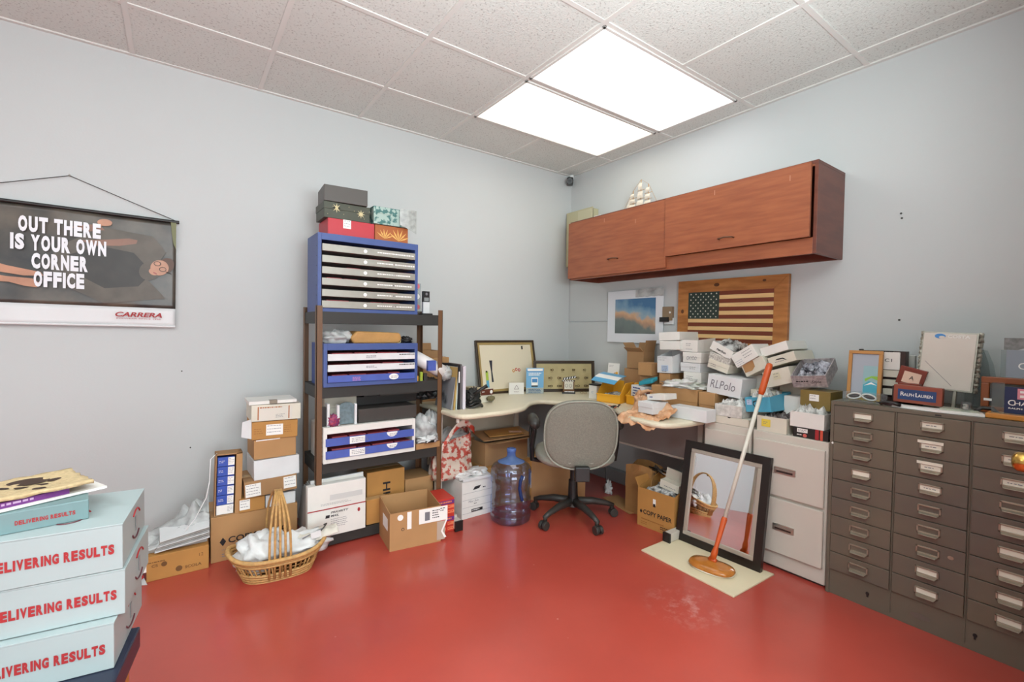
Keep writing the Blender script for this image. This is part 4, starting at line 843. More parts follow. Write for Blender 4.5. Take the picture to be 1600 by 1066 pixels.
# long flat carton on the floor with white logo, plastic wrap bundle on it
def cola(g, w, d, h):
    K = mat('dark_brown_print', '#6E4A24', .6)
    for cx, cz, s_, t_ in ((.105, .075, .012, 'CS'), (.165, .035, .014, 'SCOLA')): g.disc((cx+.02, -.0005, cz), s_, s_, K); g.text(t_, (cx-.03 if t_ == 'CS' else cx+.045, -.0006, cz-.007), K, h=.014, width=.025 if t_ == 'CS' else .07, bold=.02)
    g.lines(.06, .095, .08, 1, K, t=.004, seed=2)
    g.text('12', (.27, -.0006, .075), K, h=.016, width=.018); g.disc((.125, -.0013, .035), .006, .006, KRAFT); g.disc((.205, -.0013, .035), .006, .006, KRAFT)
    g.box(.010, -.001, h-.07, .055, 0, h-.02, PAPER); g.lines(.016, h-.025, .034, 4, RED, gap=.011, t=.006, y=-.0018, seed=3); g.box(.010, -.0015, h-.11, .055, 0, h-.07, mat('maroon_print', '#5A1F1E', .5)); g.disc((.032, -.002, h-.088), .014, .012, RED); g.box(.010, -.0015, h-.018, .055, 0, h, mat('maroon_print', '#5A1F1E', .5))
t = carton('long low orange-brown carton on the floor by the foreground boxes', (-3.222, -.43, 0), .312, .22, .122, m=KRAFT, deco=cola)
b = MB(); b.slab([(.02, -.012, .002), (.06, -.03, .002), (.045, 0, .03)], (0, -1, .3), .001, CLEARBAG); b.build('peeling_tape', t)
b = MB(); b.grid(30, 20, lambda u, v: (.32*u, .17*v*(1-.3*u)+.0, .008+(.05+.24*u**1.6)*(1-.75*(1-v))*min(1, 6*u+.2)*(.82+.5*noise.noise(Vector((u*7, v*5, 3))))), CLEARBAG)
b.box(.05, .02, .0, .31, .16, .03, WHITE2)
mesh_thing(b, 'plastic_wrap_bundle', 'heap of clear plastic wrapping slumped on the long low carton', 'plastic wrap', (-3.225, -.40, .123), smooth=True, solid=.001)
b = MB(); rr = random.Random(3)
for k in range(7): b.slab([(.10+.004*k, .02, .0+.008*k), (.33, .0, .02+.009*k), (.34, .14, .04+.009*k), (.12, .16, .02+.008*k)], (0, 0, 1), .004, [WHITE2, CLEARBAG, mat('grey_envelope', '#A5A09A', .6)][k % 3])
mesh_thing(b, 'plastic_sleeves', 'stack of clear and white sleeves sticking out of the plastic wrapping', 'sleeves', (-3.235, -.435, .125), roll=3)
b = MB(); b.tube([(0, 0, .52), (-.03, -.03, .50), (-.035, -.03, .38), (-.05, -.035, .30), (-.10, -.04, .2), (-.18, -.045, .10)], .0025, mat('white_strap', '#E6E6E6', .4), 8)
mesh_thing(b, 'packing_cord', 'white cord hanging beside the tall narrow carton', 'cord', (-2.87, -.36, .06), smooth=True)
# ------------------------------------------------------------------ wicker basket
WK = mat('wicker', '#C89B5E', .6, var=.25, scale=60); WK2 = mat('dark_wicker', '#8E6430', .6, var=.2, scale=60)
bs = thing('wicker_basket', 'light wicker basket with a tall slatted handle on the red floor', 'basket', (-2.62, -.66, 0), -5)
def ring_pt(t, a, s=1.0):   # oval basket wall, t 0..1 up
    rx = .155+.045*t; ry = .10+.04*t; c, s_ = math.cos(a), math.sin(a)
    up = .115*t+.035*t*abs(c)**3
    return (rx*s*math.copysign(abs(c)**.75, c)*(1+.12*t*abs(c)), ry*s*math.copysign(abs(s_)**.75, s_), up)
b = MB()
for k in range(9):
    t = k/9
    if 4 <= k <= 6: continue
    n = 64; b.tube([ring_pt(t, 2*PI*j/n, 1+.012*math.sin(j*PI*1.0)) for j in range(n)], .0078, WK, 6, closed=True)
for j in range(48):
    a = 2*PI*j/48; b.tube([ring_pt(.0, a), ring_pt(.5, a+.03), ring_pt(.98, a)], .0045, WK2 if j % 3 == 0 else WK, 5)
n = 64; b.tube([ring_pt(.55, 2*PI*j/n) for j in range(n)], .003, WK2, 5, closed=True)
b.slab([ring_pt(0, 2*PI*j/40) for j in range(40)], (0, 0, 1), .004, WK2); b.build('woven_body', bs, smooth=True)
b = MB(); b.tube([ring_pt(1, 2*PI*j/64) for j in range(64)], .011, WK, 8, closed=True); b.build('rim', bs, smooth=True)
b = MB()
for k in range(5):
    o_ = (k-2)*.019; P = []
    for j in range(15):
        a = PI*j/14; sp = 1-abs(math.sin(a))**2*.72
        P.append((o_*sp*1.25, -.135*math.cos(a)*(1 if abs(math.cos(a)) > .2 else 1), .15+.27*math.sin(a)**.8))
    b.tube([(o_*1.25, -.12, .02)] + P + [(o_*1.25, .12, .02)], .0062, WK, 6)
b.tube([(-.016, -.012, .418), (.016, -.012, .418), (.016, .012, .418), (-.016, .012, .418)], .006, WK2, 6, closed=True)
for z in (.412, .405): b.tube([(-.02, -.03, z-.004), (.02, -.03, z-.004)], .005, WK2, 6)
b.build('handle', bs, smooth=True)
b = MB(); b.blob((-.085, -.0, .115), (.110, .09, .09), WBAG, .28, 2.5, 31); b.blob((.10, .0, .12), (.14, .085, .06), WBAG, .35, 3, 32); b.blob((-.02, .02, .165), (.05, .04, .05), WBAG, .3, 3, 33)
mesh_thing(b, 'white_plastic_bag', 'crumpled white plastic bags filling the wicker basket', 'bag', (-2.62, -.66, 0), -5, smooth=True)
cp = thing('sun_visor', 'white oval cap or visor lying at the right side of the wicker basket', 'cap', (-2.53, -.70, .135), -5, roll=8)
b = MB(); b.grid(20, 10, lambda u, v: (.20*u, -.04+.13*v*(1-.55*max(0, u-.4))+.02*u, .03*math.sin(PI*v)*(1-.3*u)+.02*noise.noise(Vector((u*5, v*5, 1)))), mat('cream_fabric', '#D6CFC2', .7)); b.build('brim', cp, smooth=True, solid=.004)
b = MB(); b.tube([(.10, -.02, .03), (.13, -.01, .045), (.15, .03, .045), (.14, .06, .03)], .004, DARK, 6); b.tube([(.02, -.03, .03), (.12, -.025, .05)], .003, GREYINK, 6); b.box(.06, -.045, .018, .11, -.035, .05, WHITE2); b.build('strap', cp)
# ------------------------------------------------------------------ on the left wing of the desk
carton('brown carton standing on the desk end behind the shelving unit', (-1.60, -.20, DZ), .21, .16, .32, m=BROWN, style='closed')
carton('small open brown carton on top of the carton behind the shelving unit', (-1.62, -.19, DZ+.322), .15, .13, .05, m=BROWN2, style='open', flaps=[('b', 80, .05)])
FB = mat('black_binder', '#222326', .35); FW = mat('pale_lilac_binder', '#D9D2DA', .35); FG = mat('grey_binder', '#6B6768', .4)
def book(x, y, w, d, h, m, label, yaw=0, roll=0, spine=None, name='binder', cat='binder'):
    t = thing(name, label, cat, (x, y, DZ+.001), yaw, roll, group='binders and folders at the left end of the desk')
    b = MB(); b.box(0, 0, 0, w, .003, h, m); b.box(0, 0, 0, .002, d, h, m); b.box(w-.002, 0, 0, w, d, h, m); b.build('cover', t, bevel=.001)
    b = MB(); b.box(.003, .004, .004, w-.003, d-.006, h-.006, PAPER); b.build('pages', t)
    if spine: b = MB(); b.box(w*.2, -.001, h*.6, w*.8, 0, h*.85, spine); b.build('spine_label', t)
book(-1.588, -.60, .016, .23, .285, mat('black_glossy_folder', '#2C2E33', .2, col2='#8C8E92', scale=9, lo=.55, hi=.7), 'glossy black folder leaning at the very end of the desk', roll=-9, name='folder', cat='folder')
book(-1.573, -.61, .012, .22, .28, mat('tan_folder', '#B99A5A', .5), 'tan folder between the glossy black folder and the black binder', roll=-5, name='folder', cat='folder')
book(-1.557, -.61, .010, .22, .28, mat('pale_green_folder', '#C6D2CC', .5), 'pale green folder beside the tan folder', roll=-2, name='folder', cat='folder')
book(-1.543, -.615, .014, .25, .295, FB, 'first black binder from the pale lilac binder, toward the folders', spine=PAPER)
book(-1.527, -.615, .014, .25, .292, FG, 'dark grey spiral binder touching the pale lilac binder')
book(-1.510, -.62, .022, .24, .285, FW, 'pale lilac binder, the frontmost and lightest of the row')
book(-1.484, -.52, .022, .2, .29, mat('brown_black_binder', '#4A3F3C', .4), 'brown-black binder standing behind the pale lilac one', spine=PAPER)
b = MB()
for k in range(6): b.tube([(.075+(.062-.004*k)*math.cos(a*PI/10), .06+(.05-.003*k)*math.sin(a*PI/10+k*.6), .010+.018*k+.008*math.sin(a*.9+k)) for a in range(20)], .0085, BLACK if k % 2 else DARK, 7, closed=True)
b.tube([(.05, .02, .09), (.09, .0, .125), (.13, -.02, .15)], [.013, .010, .014], BLACK, 8)
b.blob((.06, .06, .07), (.05, .045, .055), mat('black_cloth', '#2A2A27', .8), .5, 4, 2, flat=0)
mesh_thing(b, 'coiled_cable', 'coiled black cables heaped on the desk beside the binders', 'cable', (-1.475, -.64, DZ+.002), smooth=True)
ck = thing('desk_clock', 'beige and brown desk clock box on the desk beside the black cables', 'clock', (-1.275, -.47, DZ+.001), 4)
b = MB(); b.box(-.07, .0, 0, .0, .12, .115, mat('beige_case', '#B2A687', .5)); b.box(0, .005, 0, .115, .09, .10, CREAM); b.build('case', ck, bevel=.004)
b = MB(); b.box(.003, .002, .055, .112, .006, .098, mat('dark_red_brown', '#5C2C20', .4)); b.disc((.094, .0015, .076), .012, .013, PAPER); b.lines(.012, .083, .03, 1, PAPER, t=.006, y=.0005, seed=2); b.build('clock_face', ck)
b = MB(); b.blob((.08, -.012, .03), (.035, .018, .02), mat('khaki_pouch', '#6F6748', .7), .2, 3, 1); b.build('pouch', ck, smooth=True)
FRM = mat('dark_brown_frame', '#3B2C1C', .4); GLD = mat('gold_inner_frame', '#B39A62', .35, metal=.3)
def picture(label, loc, w, h, yaw, inner, name='picture_frame', pitch=0, e=.022, g=.012, cat='frame', fm=None, im=None):
    t = thing(name, label, cat, loc, yaw, 0, pitch)
    b = MB()
    for a in ((0,0,w,e),(0,h-e,w,h),(0,e,e,h-e),(w-e,e,w,h-e)): b.box(a[0], 0, a[1], a[2], .022, a[3], fm or FRM)
    fr = b.build('frame', t, bevel=.003); e2 = e+g
    if g:
        b = MB()
        for a in ((e,e,w-e,e2),(e,h-e2,w-e,h-e),(e,e2,e2,h-e2),(w-e2,e2,w-e,h-e2)): b.box(a[0], .006, a[1], a[2], .02, a[3], im or GLD)
        b.build('inner_frame', fr, bevel=.002)
    b = MB(); b.box(e2, .012, e2, w-e2, .018, h-e2, inner); b.build('board', t); return t
wb = picture('framed cream pin board with a dark and gold frame leaning on the left wall', (-1.055, -.115, DZ+.001), .61, .45, 0, mat('cream_board', '#DDD2B8', .5), pitch=-12, e=.018, g=.020)
b = MB(); b.box(.47, .006, .37, .482, .012, .40, BLACK); b.build('clip', wb); mg = [(.36, .185, '#C98A3A'), (.39, .195, '#C95B3A'), (.42, .19, '#B5352F')]
for x, z, c in mg: b = MB(); b.disc((x, .0115, z), .013, .014, mat('magnet_'+c[1:], c, .5)); b.disc((x, .0107, z), .005, .005, PAPER); b.build('magnet', wb)
b = MB()
b.slab([(.128, .011, .10), (.146, .011, .10), (.140, .011, .19), (.150, .011, .28), (.122, .011, .28), (.130, .011, .19)], (0, -1, 0), .003, mat('dark_blue_ribbon', '#2E2F3A', .5)); b.build('ribbon', wb); b = MB(); b.box(.075, .008, .04, .098, .0118, .115, mat('sky_blue_print', '#5AA3C4', .5)); b.box(.075, .008, .115, .098, .0118, .19, mat('lime_print', '#A8C04A', .5)); b.box(.078, .0075, .18, .09, .0115, .195, BLACK); b.build('bookmark', wb)
kb_ = picture('framed display of small nautical knots leaning in the desk corner', (-.445, -.045, DZ+.001), .55, .27, 0, mat('khaki_parchment', '#B9A97A', .6, var=.15, scale=8), pitch=-6, e=.014, g=.012, im=FRM)
kb_.matrix_world = pose((-.565, -.19, DZ+.001), -25, 0, -6)
b = MB(); KC = mat('rope_knot', '#5C4A2B', .8)
kb_w = .56
for r in range(3):
    for c in range(6 if r else 5):
        cx = .065+c*.082*(1.2 if r == 0 else 1); cz = .05+.07*(2-r); 
        b.tube([(cx+.013*math.sin(2*a)*(1+.3*r), .0105, cz+.008*math.sin(3*a+c)) for a in [k*2*PI/24 for k in range(24)]], .0018, KC, 5, closed=True); b.lines(cx-.012, cz-.016, .03, 1, KC, t=.0025, y=.011, seed=r*7+c)
b.build('knots', kb_)
sg = thing('logo_sign', 'small white card sign with a triangle logo on the desk', 'sign', (-.835, -.20, DZ+.001), -24)
b = MB(); b.box(0, 0, 0, .125, .018, .095, WHITE); tc_ = mat('dark_red_ink', '#5B2B33', .5)
cx, cz, r = .0625, .055, .022
T3 = [(cx+r*math.cos(a), -.0012, cz+r*math.sin(a)) for a in (PI/2, PI/2+2*PI/3, PI/2+4*PI/3)]; b.tube(T3, .0022, tc_, 4, closed=True); b.text('REEBOK', (.042, -.0006, .018), tc_, width=.042, h=.007)
o = b.build('card', sg)
lf = thing('leaflet_stand', 'light blue and white leaflet standing on the desk beside the triangle sign', 'leaflet', (-.69, -.24, DZ+.001), -24)
LB = mat('light_blue_print', '#6FA8CF', .45); LB2 = mat('mid_blue_print', '#3F7FB8', .45)
b = MB(); b.box(0, 0, 0, .15, .004, .215, LB); b.box(.005, -.001, .185, .145, 0, .20, LB2); b.box(.01, -.0018, .19, .14, -.001, .21, PAPER); b.lines(.02, .175, .11, 2, PAPER, gap=.014, t=.008, y=-.002, seed=4); b.box(.045, -.001, .07, .10, 0, .135, PAPER); b.box(.05, -.0018, .095, .095, -.0008, .125, LB2); b.box(.045, -.0014, .058, .10, 0, .07, INK); b.box(0, -.001, 0, .15, 0, .05, PAPER); b.lines(.02, .04, .11, 3, LB2, gap=.012, t=.006, y=-.002, seed=5); b.build('leaflet', lf)
b = MB(); b.box(0, -.004, 0, .15, -.0025, .05, ACRYL); b.box(0, -.004, 0, .15, .05, .002, ACRYL); b.build('holder', lf)
cl = thing('clapperboard', 'small film clapperboard photo holder standing before the framed knots', 'clapperboard', (-.40, -.36, DZ+.001), -36)
b = MB(); b.box(.01, 0, 0, .105, .012, .11, mat('dark_brown_print', '#4A2A1C', .5)); b.box(.02, -.001, .035, .095, 0, .10, CREAM); b.box(.0, -.03, 0, .11, .0, .012, BLACK); b.lines(.02, .022, .08, 1, PAPER, t=.008, y=-.031, seed=3)
for k in range(2): b.tube([(.038+.034*k+.011*math.cos(a*PI/6), -.0015, .065+.014*math.sin(a*PI/6)) for a in range(12)], .0015, GREYINK, 4, closed=True)
b.build('board', cl)
b = MB(); b.T = Matrix.Translation((.012, 0, .112)) @ Matrix.Rotation(-.18, 4, 'Y'); b.box(0, 0, 0, .11, .012, .018, BLACK)
for k in range(5): b.slab([(.004+k*.022, -.0004, .001), (.013+k*.022, -.0004, .001), (.020+k*.022, -.0004, .017), (.011+k*.022, -.0004, .017)], (0, -1, 0), .0006, PAPER)
b.T = Matrix.Translation((0, 0, .10)); b.box(0, 0, 0, .11, .012, .012, BLACK)
for k in range(5): b.slab([(.020+k*.020, -.0004, .001), (.011+k*.020, -.0004, .001), (.002+k*.020, -.0004, .011), (.011+k*.020, -.0004, .011)][::-1], (0, -1, 0), .0006, PAPER)
b.build('clapstick', cl)
b = MB()
for k in range(2): b.tube([(.012+.028*k+.011*math.cos(a*PI/6), 0, .010+.008*math.sin(a*PI/6)) for a in range(12)], .0015, mat('brass_wire', '#9A7F45', .4), 5, closed=True)
b.tube([(0, 0, .012), (0, .05, .006)], .0015, mat('brass_wire', '#9A7F45', .4), 5); b.tube([(.052, 0, .012), (.052, .05, .006)], .0015, mat('brass_wire', '#9A7F45', .4), 5)
mesh_thing(b, 'reading_glasses', 'folded thin gold glasses on the desk right of the clapperboard', 'glasses', (-.30, -.48, DZ+.002), -40)
wbx = carton('white cup box with a black lid on the desk beside the left yellow bin', (-.405, -.68, DZ+.001), .085, .08, .115, yaw=RW, m=WHITE, style='lid', lidh=.1, lidm=BLACK, deco=scr(.03, .06, .03, 2, 3, mat('pale_blue_print', '#9BB0C0', .5)))
b = MB(); b.box(0, 0, 0, .12, .003, .20, PAPER); b.disc((.085, -.0005, .10), .022, .026, mat('food_print', '#C06A3A', .5, col2='#E8D8A0', scale=60)); b.disc((.10, -.0008, .12), .012, .012, YEL); b.disc((.062, -.0009, .072), .014, .008, INK); b.lines(.015, .18, .05, 2, GREYINK, t=.002, seed=2)
mesh_thing(b, 'printed_card', 'white card with a small food picture standing behind the left yellow bin', 'card', (-.14, -.62, DZ+.07), RW, pitch=-6)
carton('hidden brown carton that props up the food card in the corner', (-.15, -.60, DZ+.001), .16, .10, .07, yaw=RW, m=BROWN, style='plain')
# ------------------------------------------------------------------ yellow bins
def bin_(label, loc, w, d, h, yaw):
    t = thing('storage_bin', label, 'bin', loc, yaw); b = MB(); th = .004
    b.box(0, 0, 0, w, d, th, YEL); b.box(0, d-th, th, w, d, h, YEL); b.box(0, 0, th, w, th, h*.42, YEL)
    for x in (0, w-th): b.slab([(x, th, th), (x, d-th, th), (x, d-th, h), (x, d*.35, h), (x, 0, h*.42)], (1, 0, 0), th, YEL)
    b.box(-.002, -.008, h*.38, w+.002, .004, h*.44, YEL); b.build('bin_body', t, bevel=.003)
    return t
bin_('left yellow plastic parts bin with a blue and white pouch on top', (-.47, -.83, DZ+.001), .19, .26, .145, -76)
heap('small bagged parts inside the left yellow bin', (-.455, -.845, DZ+.006), .165, .22, .05, -76, m=BAGGED, seed=4, name='small_parts', cat='parts')
bin_('right yellow plastic parts bin holding a white carton', (-.36, -1.02, DZ+.001), .20, .24, .15, RW-6)
carton('flat brown carton under the yellow bins', (-.12, -1.06, DZ+.001), .12, .09, .21, yaw=RW, m=BROWN, style='plain')
def bluemark(g, w, d, h):
    BI = mat('navy_print', '#27407E', .5); g.lines(.02, h-.012, .08, 4, BI, gap=.02, t=.010, y=-.0018, seed=8); g.box(.04, -.0016, .02, .07, -.0004, .055, BI)
carton('white carton with dark blue print inside the right yellow bin', (-.335, -1.04, DZ+.008), .13, .10, .135, yaw=RW-6, m=WHITE2, style='plain', deco=bluemark, roll=-2)
b = MB(); b.slab([(0, 0, 0), (.12, .0, .03), (.125, .06, .05), (.005, .06, .02)], (0, 0, 1), .03, mat('teal_pouch', '#2E93A6', .35))
mesh_thing(b, 'teal_case', 'teal glasses case on top of the white carton in the right bin', 'case', (-.345, -1.115, DZ+.14), RW, bevel=.008)
b = MB(); b.blob((.05, .04, .03), (.06, .045, .028), mat('mixed_dark_frames', '#7C4A3A', .4, col2='#26241F', scale=60, bump=.8), .5, 4, 7, flat=0)
mesh_thing(b, 'eyewear_frames', 'tangled dark frames in the right end of the right yellow bin', 'eyewear', (-.33, -1.15, DZ+.05), RW, kind='stuff', smooth=True)
PB = mat('light_blue_pouch', '#5FA8D0', .35)
b = MB()
def pch(u, v): return (.19*u, .20*v, .012+.012*math.sin(PI*v)-.02*u)
for k in range(4):
    v0, v1 = (0, .28, .62, 1.0)[k] if k < 3 else .999, (.28, .62, 1, 1)[k]
    if k < 3: b.grid(8, 4, lambda u, v: pch(u, v0+(v1-v0)*v), PB if k != 1 else PAPER)
b.lines(.03, .0, .0, 0, INK)
mesh_thing(b, 'blue_pouch', 'light blue and white striped pouch lying on the left yellow bin', 'pouch', (-.50, -.80, DZ+.150), -76, pitch=14, solid=.004)
b = MB(); rr = random.Random(9)
for k in range(9):
    x, y = rr.uniform(0, .13), rr.uniform(0, .12); a = rr.uniform(0, PI); b.tube([(x, y, .006), (x+.03*math.cos(a), y+.03*math.sin(a), .01), (x+.05*math.cos(a+.4), y+.05*math.sin(a+.4), .005)], .004, [BLACK, DARK, mat('coral_plastic', '#B5604A', .4)][k % 3], 6)
mesh_thing(b, 'loose_frame_parts', 'loose black eyewear parts scattered on the desk edge below the yellow bins', 'parts', (-.63, -1.02, DZ+.002), RW, kind='stuff', smooth=True)
# ------------------------------------------------------------------ the heap of optical boxes on the right wing and the filing cabinets
G = 'optical frame boxes piled on the desk and filing cabinets'
def wx(label, x, y, z, w, h, d, roll=0, yaw=0, **k):
    k.setdefault('group', 'brown cartons in the pile on the desk' if k.get('m') in (BROWN, BROWN2) else 'optical frame boxes piled on the desk and filing cabinets'); k.setdefault('m', WHITE); k.setdefault('style', 'lid'); k.setdefault('name', 'optical_box' if k['m'] in (WHITE, WHITE2, CREAM) else 'cardboard_box')
    return carton(label, (x, y, z), w, d, h, yaw=RW+yaw, roll=roll, **k)
wx('brown carton with its flaps open, highest of the brown cartons by the wall', -.20, -.885, .985, .15, .128, .14, m=BROWN2, style='open', flaps=[('f', 35, .055), ('l', 55, .08), ('b', 75, .07), ('r', 78, .09)], yaw=3)
wx('brown carton under the open brown carton near the wall', -.20, -.86, DZ+.001, .20, .245, .15, m=BROWN2, style='plain')
wx('small tan carton right of the open brown carton', -.30, -1.075, .951, .115, .092, .10, m=BROWN, style='plain')
wx('brown carton below the small tan carton, behind the right yellow bin', -.27, -1.068, DZ+.001, .14, .212, .12, m=BROWN2, style='plain')
wx('long brown carton on the desk under the packing plastic', -.37, -1.25, DZ+.001, .35, .165, .20, m=BROWN)
wx('short brown carton beside the long brown carton', -.37, -1.612, DZ+.001, .105, .158, .16, m=BROWN)
wx('small brown carton under the labelled open white box', -.28, -1.245, .903, .09, .075, .16, m=BROWN, style='plain', roll=1)
wx('open white box with a printed shipping label in the left column', -.285, -1.232, .981, .125, .115, .17, style='open', m=WHITE2, hback=.155, roll=2, deco=both(scr(.01, .105, .07, 2, 3, gap=.015), lab(.035, .012, .055, .04, 3, 4, mat('pale_blue_label', '#B4C6DE', .4)), scr(.04, .016, .05, 1, 6, INK, t=.006)))
wx('white lidded box, second from the top of the left column', -.27, -1.236, 1.143, .16, .06, .20, roll=2, m=WHITE, style='plain')
wx('white lidded box topmost of the left column', -.27, -1.228, 1.205, .162, .058, .24, roll=3, m=WHITE, style='plain', yaw=2)
wx('white box lowest of the middle column behind the packing plastic', -.24, -1.413, .903, .13, .098, .2, deco=scr(.02, .07, .05, 2, 4))
wx('white box second from the bottom of the middle column, bulging', -.24, -1.386, 1.002, .148, .06, .21, m=WHITE2, deco=scr(.07, .035, .05, 2, 5))
wx('white box with pencil writing in the middle column', -.24, -1.402, 1.065, .137, .07, .20, deco=txt('OXYDO', .03, .018, width=.075, h=.024, m=GREYINK, shear=.25))
wx('large open white box topmost of the middle column', -.24, -1.380, 1.138, .132, .078, .30, style='open', hback=.10, m=WHITE, deco=both(scr(.045, .055, .04, 2, 6), scr(.045, .018, .06, 1, 7)))
b = MB(); b.blob((.12, .07, .012), (.14, .08, .034), mat('torn_packing_plastic', '#E2DEDC', .25, col2='#BFC3B4', scale=20, bump=.8, bscale=20), .55, 3.2, 15, flat=0)
mesh_thing(b, 'packing_plastic', 'torn white packing plastic spilling over the long brown carton', 'plastic wrap', (-.37, -1.33, .902), RW, smooth=True)
wx('white box with RL Polo handwritten in pencil', -.345, -1.648, .897, .217, .116, .17, roll=-5, style='plain', m=WHITE2, deco=txt('RLPolo', .02, .035, width=.16, h=.05, m=GREYINK, shear=.18, sx=.9))
wx('tilted white box with a small printed label directly on the RL Polo box', -.29, -1.612, 1.052, .142, .056, .17, roll=-16, m=CREAM, deco=scr(.02, .03, .04, 2, 7))
wx('tilted speckled box, middle of the three above the RL Polo box', -.285, -1.618, 1.108, .145, .045, .18, roll=-18, m=mat('speckled_card', '#D5D1C8', .5, col2='#98948C', scale=90), style='plain')
wx('open white box of bagged eyewear, tilted, topmost above the RL Polo box', -.285, -1.625, 1.168, .15, .055, .26, roll=-26, style='open', m=WHITE, deco=txt('marchon', .045, .015, width=.065, h=.016, m=INK, bold=.03))
heap('bagged eyewear heaped in the tilted open box above the RL Polo box', (-.275, -1.648, 1.185), .12, .24, .05, RW, roll=-26, seed=8, m=BAGGED)
wx('white box with handwriting, tilted up to the right, left of the orange mop grip', -.285, -1.808, 1.055, .15, .082, .20, roll=33, style='plain', m=WHITE, deco=both(scr(.01, .035, .06, 3, 3, mat('blue_grey_ink', '#6F7A94', .6), t=.002), scr(.07, .065, .06, 3, 9, gap=.016)))
wx('white box with a brown paper patch, tilted, under the handwritten box', -.27, -1.86, 1.005, .14, .075, .20, roll=30, style='plain', m=CREAM, deco=lambda g, w, d, h: g.slab([(.005, -.001, .025), (.05, -.001, .02), (.075, -.001, .035), (.08, -.001, .074), (.01, -.001, .074)], (0, -1, 0), .0008, BROWN))
wx('long white box, tilted, uppermost at the right end of the heap', -.245, -1.936, 1.128, .155, .052, .26, roll=20, style='plain', m=WHITE)
wx('white box with a dark swoosh mark, tilted, below the uppermost long white box', -.25, -1.985, 1.072, .15, .054, .24, roll=20, style='plain', m=CREAM, deco=both(lambda g, w, d, h: g.slab([(.04, -.0006, .03), (.08, -.0006, .028), (.105, -.0006, .012), (.085, -.0006, .034), (.05, -.0006, .036)], (0, -1, 0), .0006, INK), scr(.035, .02, .05, 1, 4)))
wx('large white box with a sticker, tilted, right of the orange mop grip', -.285, -1.985, .952, .15, .092, .22, roll=19, style='plain', m=CREAM, deco=lab(.055, .035, .04, .04, 2, 5, mat('pale_sticker', '#D2CDB0', .5)))
wx('grey speckled open box of bagged sunglasses, leaning, at the right end of the heap', -.30, -2.135, .975, .165, .07, .20, roll=6, yaw=4, pitch=26, style='open', m=mat('grey_patterned_card', '#B9B2B0', .5, col2='#8E8788', scale=70), deco=both(scr(.02, .04, .07, 1, 2, INK, t=.006), txt('Style', .095, .02, width=.045, h=.022, m=INK, shear=.2)))
heap('bagged sunglasses in the grey speckled leaning box', (-.293, -2.145, .988), .145, .18, .055, RW+4, roll=6, pitch=26, seed=21, m=mat('dark_bagged_sunglasses', '#B9B9C2', .15, col2='#33323A', scale=30, bump=.9, lo=.38, hi=.58))
wx('olive brown box with a white label under the grey speckled box', -.33, -2.182, .872, .143, .098, .16, m=mat('olive_gold_card', '#7E6A35', .45), style='plain', name='optical_box', deco=lab(.045, .045, .045, .035, 2, 4))
wx('small white box behind the blue box', -.26, -2.07, .80, .10, .12, .14, style='plain')
wx('white box of papers standing behind the mop pole', -.26, -1.88, .735, .14, .20, .16, style='plain', m=CREAM, deco=lambda g, w, d, h: [g.box(0, -.001, .10+.014*k, w, 0, .102+.014*k, GREYINK) for k in range(6)])
wx('white box standing against the wall behind the handwritten box', -.16, -1.80, .735, .16, .28, .13, style='plain')
wx('white box standing against the wall behind the uppermost long box', -.16, -2.0, .735, .16, .30, .13, style='plain', m=CREAM)
wx('long plain white box at the desk edge', -.53, -1.515, DZ+.001, .25, .074, .10, style='plain', m=WHITE2, yaw=0)
FZ = .731
wx('flat white box with a notched lid on the filing cabinet', -.42, -1.756, FZ, .20, .045, .20, style='plain', m=CREAM, deco=lambda g, w, d, h: g.disc((.085, -.0004, h-.001), .010, .006, INK, a0=PI, a1=2*PI, n=10))
wx('open white box overflowing with bagged glasses, on the notched flat box', -.422, -1.752, FZ+.046, .165, .068, .19, style='open', m=mat('smudged_white_card', '#DAD7D0', .5, col2='#B9B6AE', scale=40))
heap('pale bagged glasses overflowing the open white box above the notched flat box', (-.415, -1.758, FZ+.055), .155, .18, .075, RW, seed=31, m=BAGGEDL)
def recyc(g, w, d, h):
    c = (.065, -.0012, .045)
    for k in range(3):
        a = PI/2+k*2*PI/3; p = [(c[0]+.017*math.cos(a+t), c[1], c[2]+.017*math.sin(a+t)) for t in (-.75, 0, .75)]; g.tube(p, .0024, INK, 4)
        e = p[-1]; g.slab([(e[0]-.006*math.cos(a+.75), -.0004, e[2]-.006*math.sin(a+.75)), (e[0]+.006*math.cos(a+.75), -.0004, e[2]+.006*math.sin(a+.75)), (e[0]-.010*math.sin(a+.75), -.0004, e[2]+.010*math.cos(a+.75))], (0, -1, 0), .001, INK)
SKY = mat('sky_blue_card', '#4FA3BF', .45)
wx('light blue open box with a recycling mark, tilted on the filing cabinet boxes', -.385, -1.922, FZ+.085, .145, .082, .22, roll=8, yaw=-4, style='open', m=SKY, name='optical_box', hback=.10, deco=both(recyc, lab(.01, .04, .03, .03, 2, 6, mat('pale_blue_label', '#B4C6DE', .4))))
heap('plastic bags of glasses in the light blue box', (-.375, -1.93, FZ+.095), .13, .20, .085, RW-4, roll=8, seed=41, m=BAGGEDL)
wx('white open box with a yellow sticky note on the filing cabinet', -.415, -2.0, FZ, .155, .082, .19, style='open', m=CREAM, deco=lambda g, w, d, h: (g.box(.025, -.0016, .025, .072, 0, .066, mat('yellow_note', '#E3C94A', .6)), g.lines(.035, .052, .025, 2, GREYINK, t=.003, y=-.0028, seed=3)))
heap('dark cased glasses in the box with the yellow sticky note', (-.408, -2.006, FZ+.006), .14, .17, .07, RW, seed=51, m=mat('dark_cases', '#8C8480', .3, col2='#3A2A26', scale=26, bump=.8))
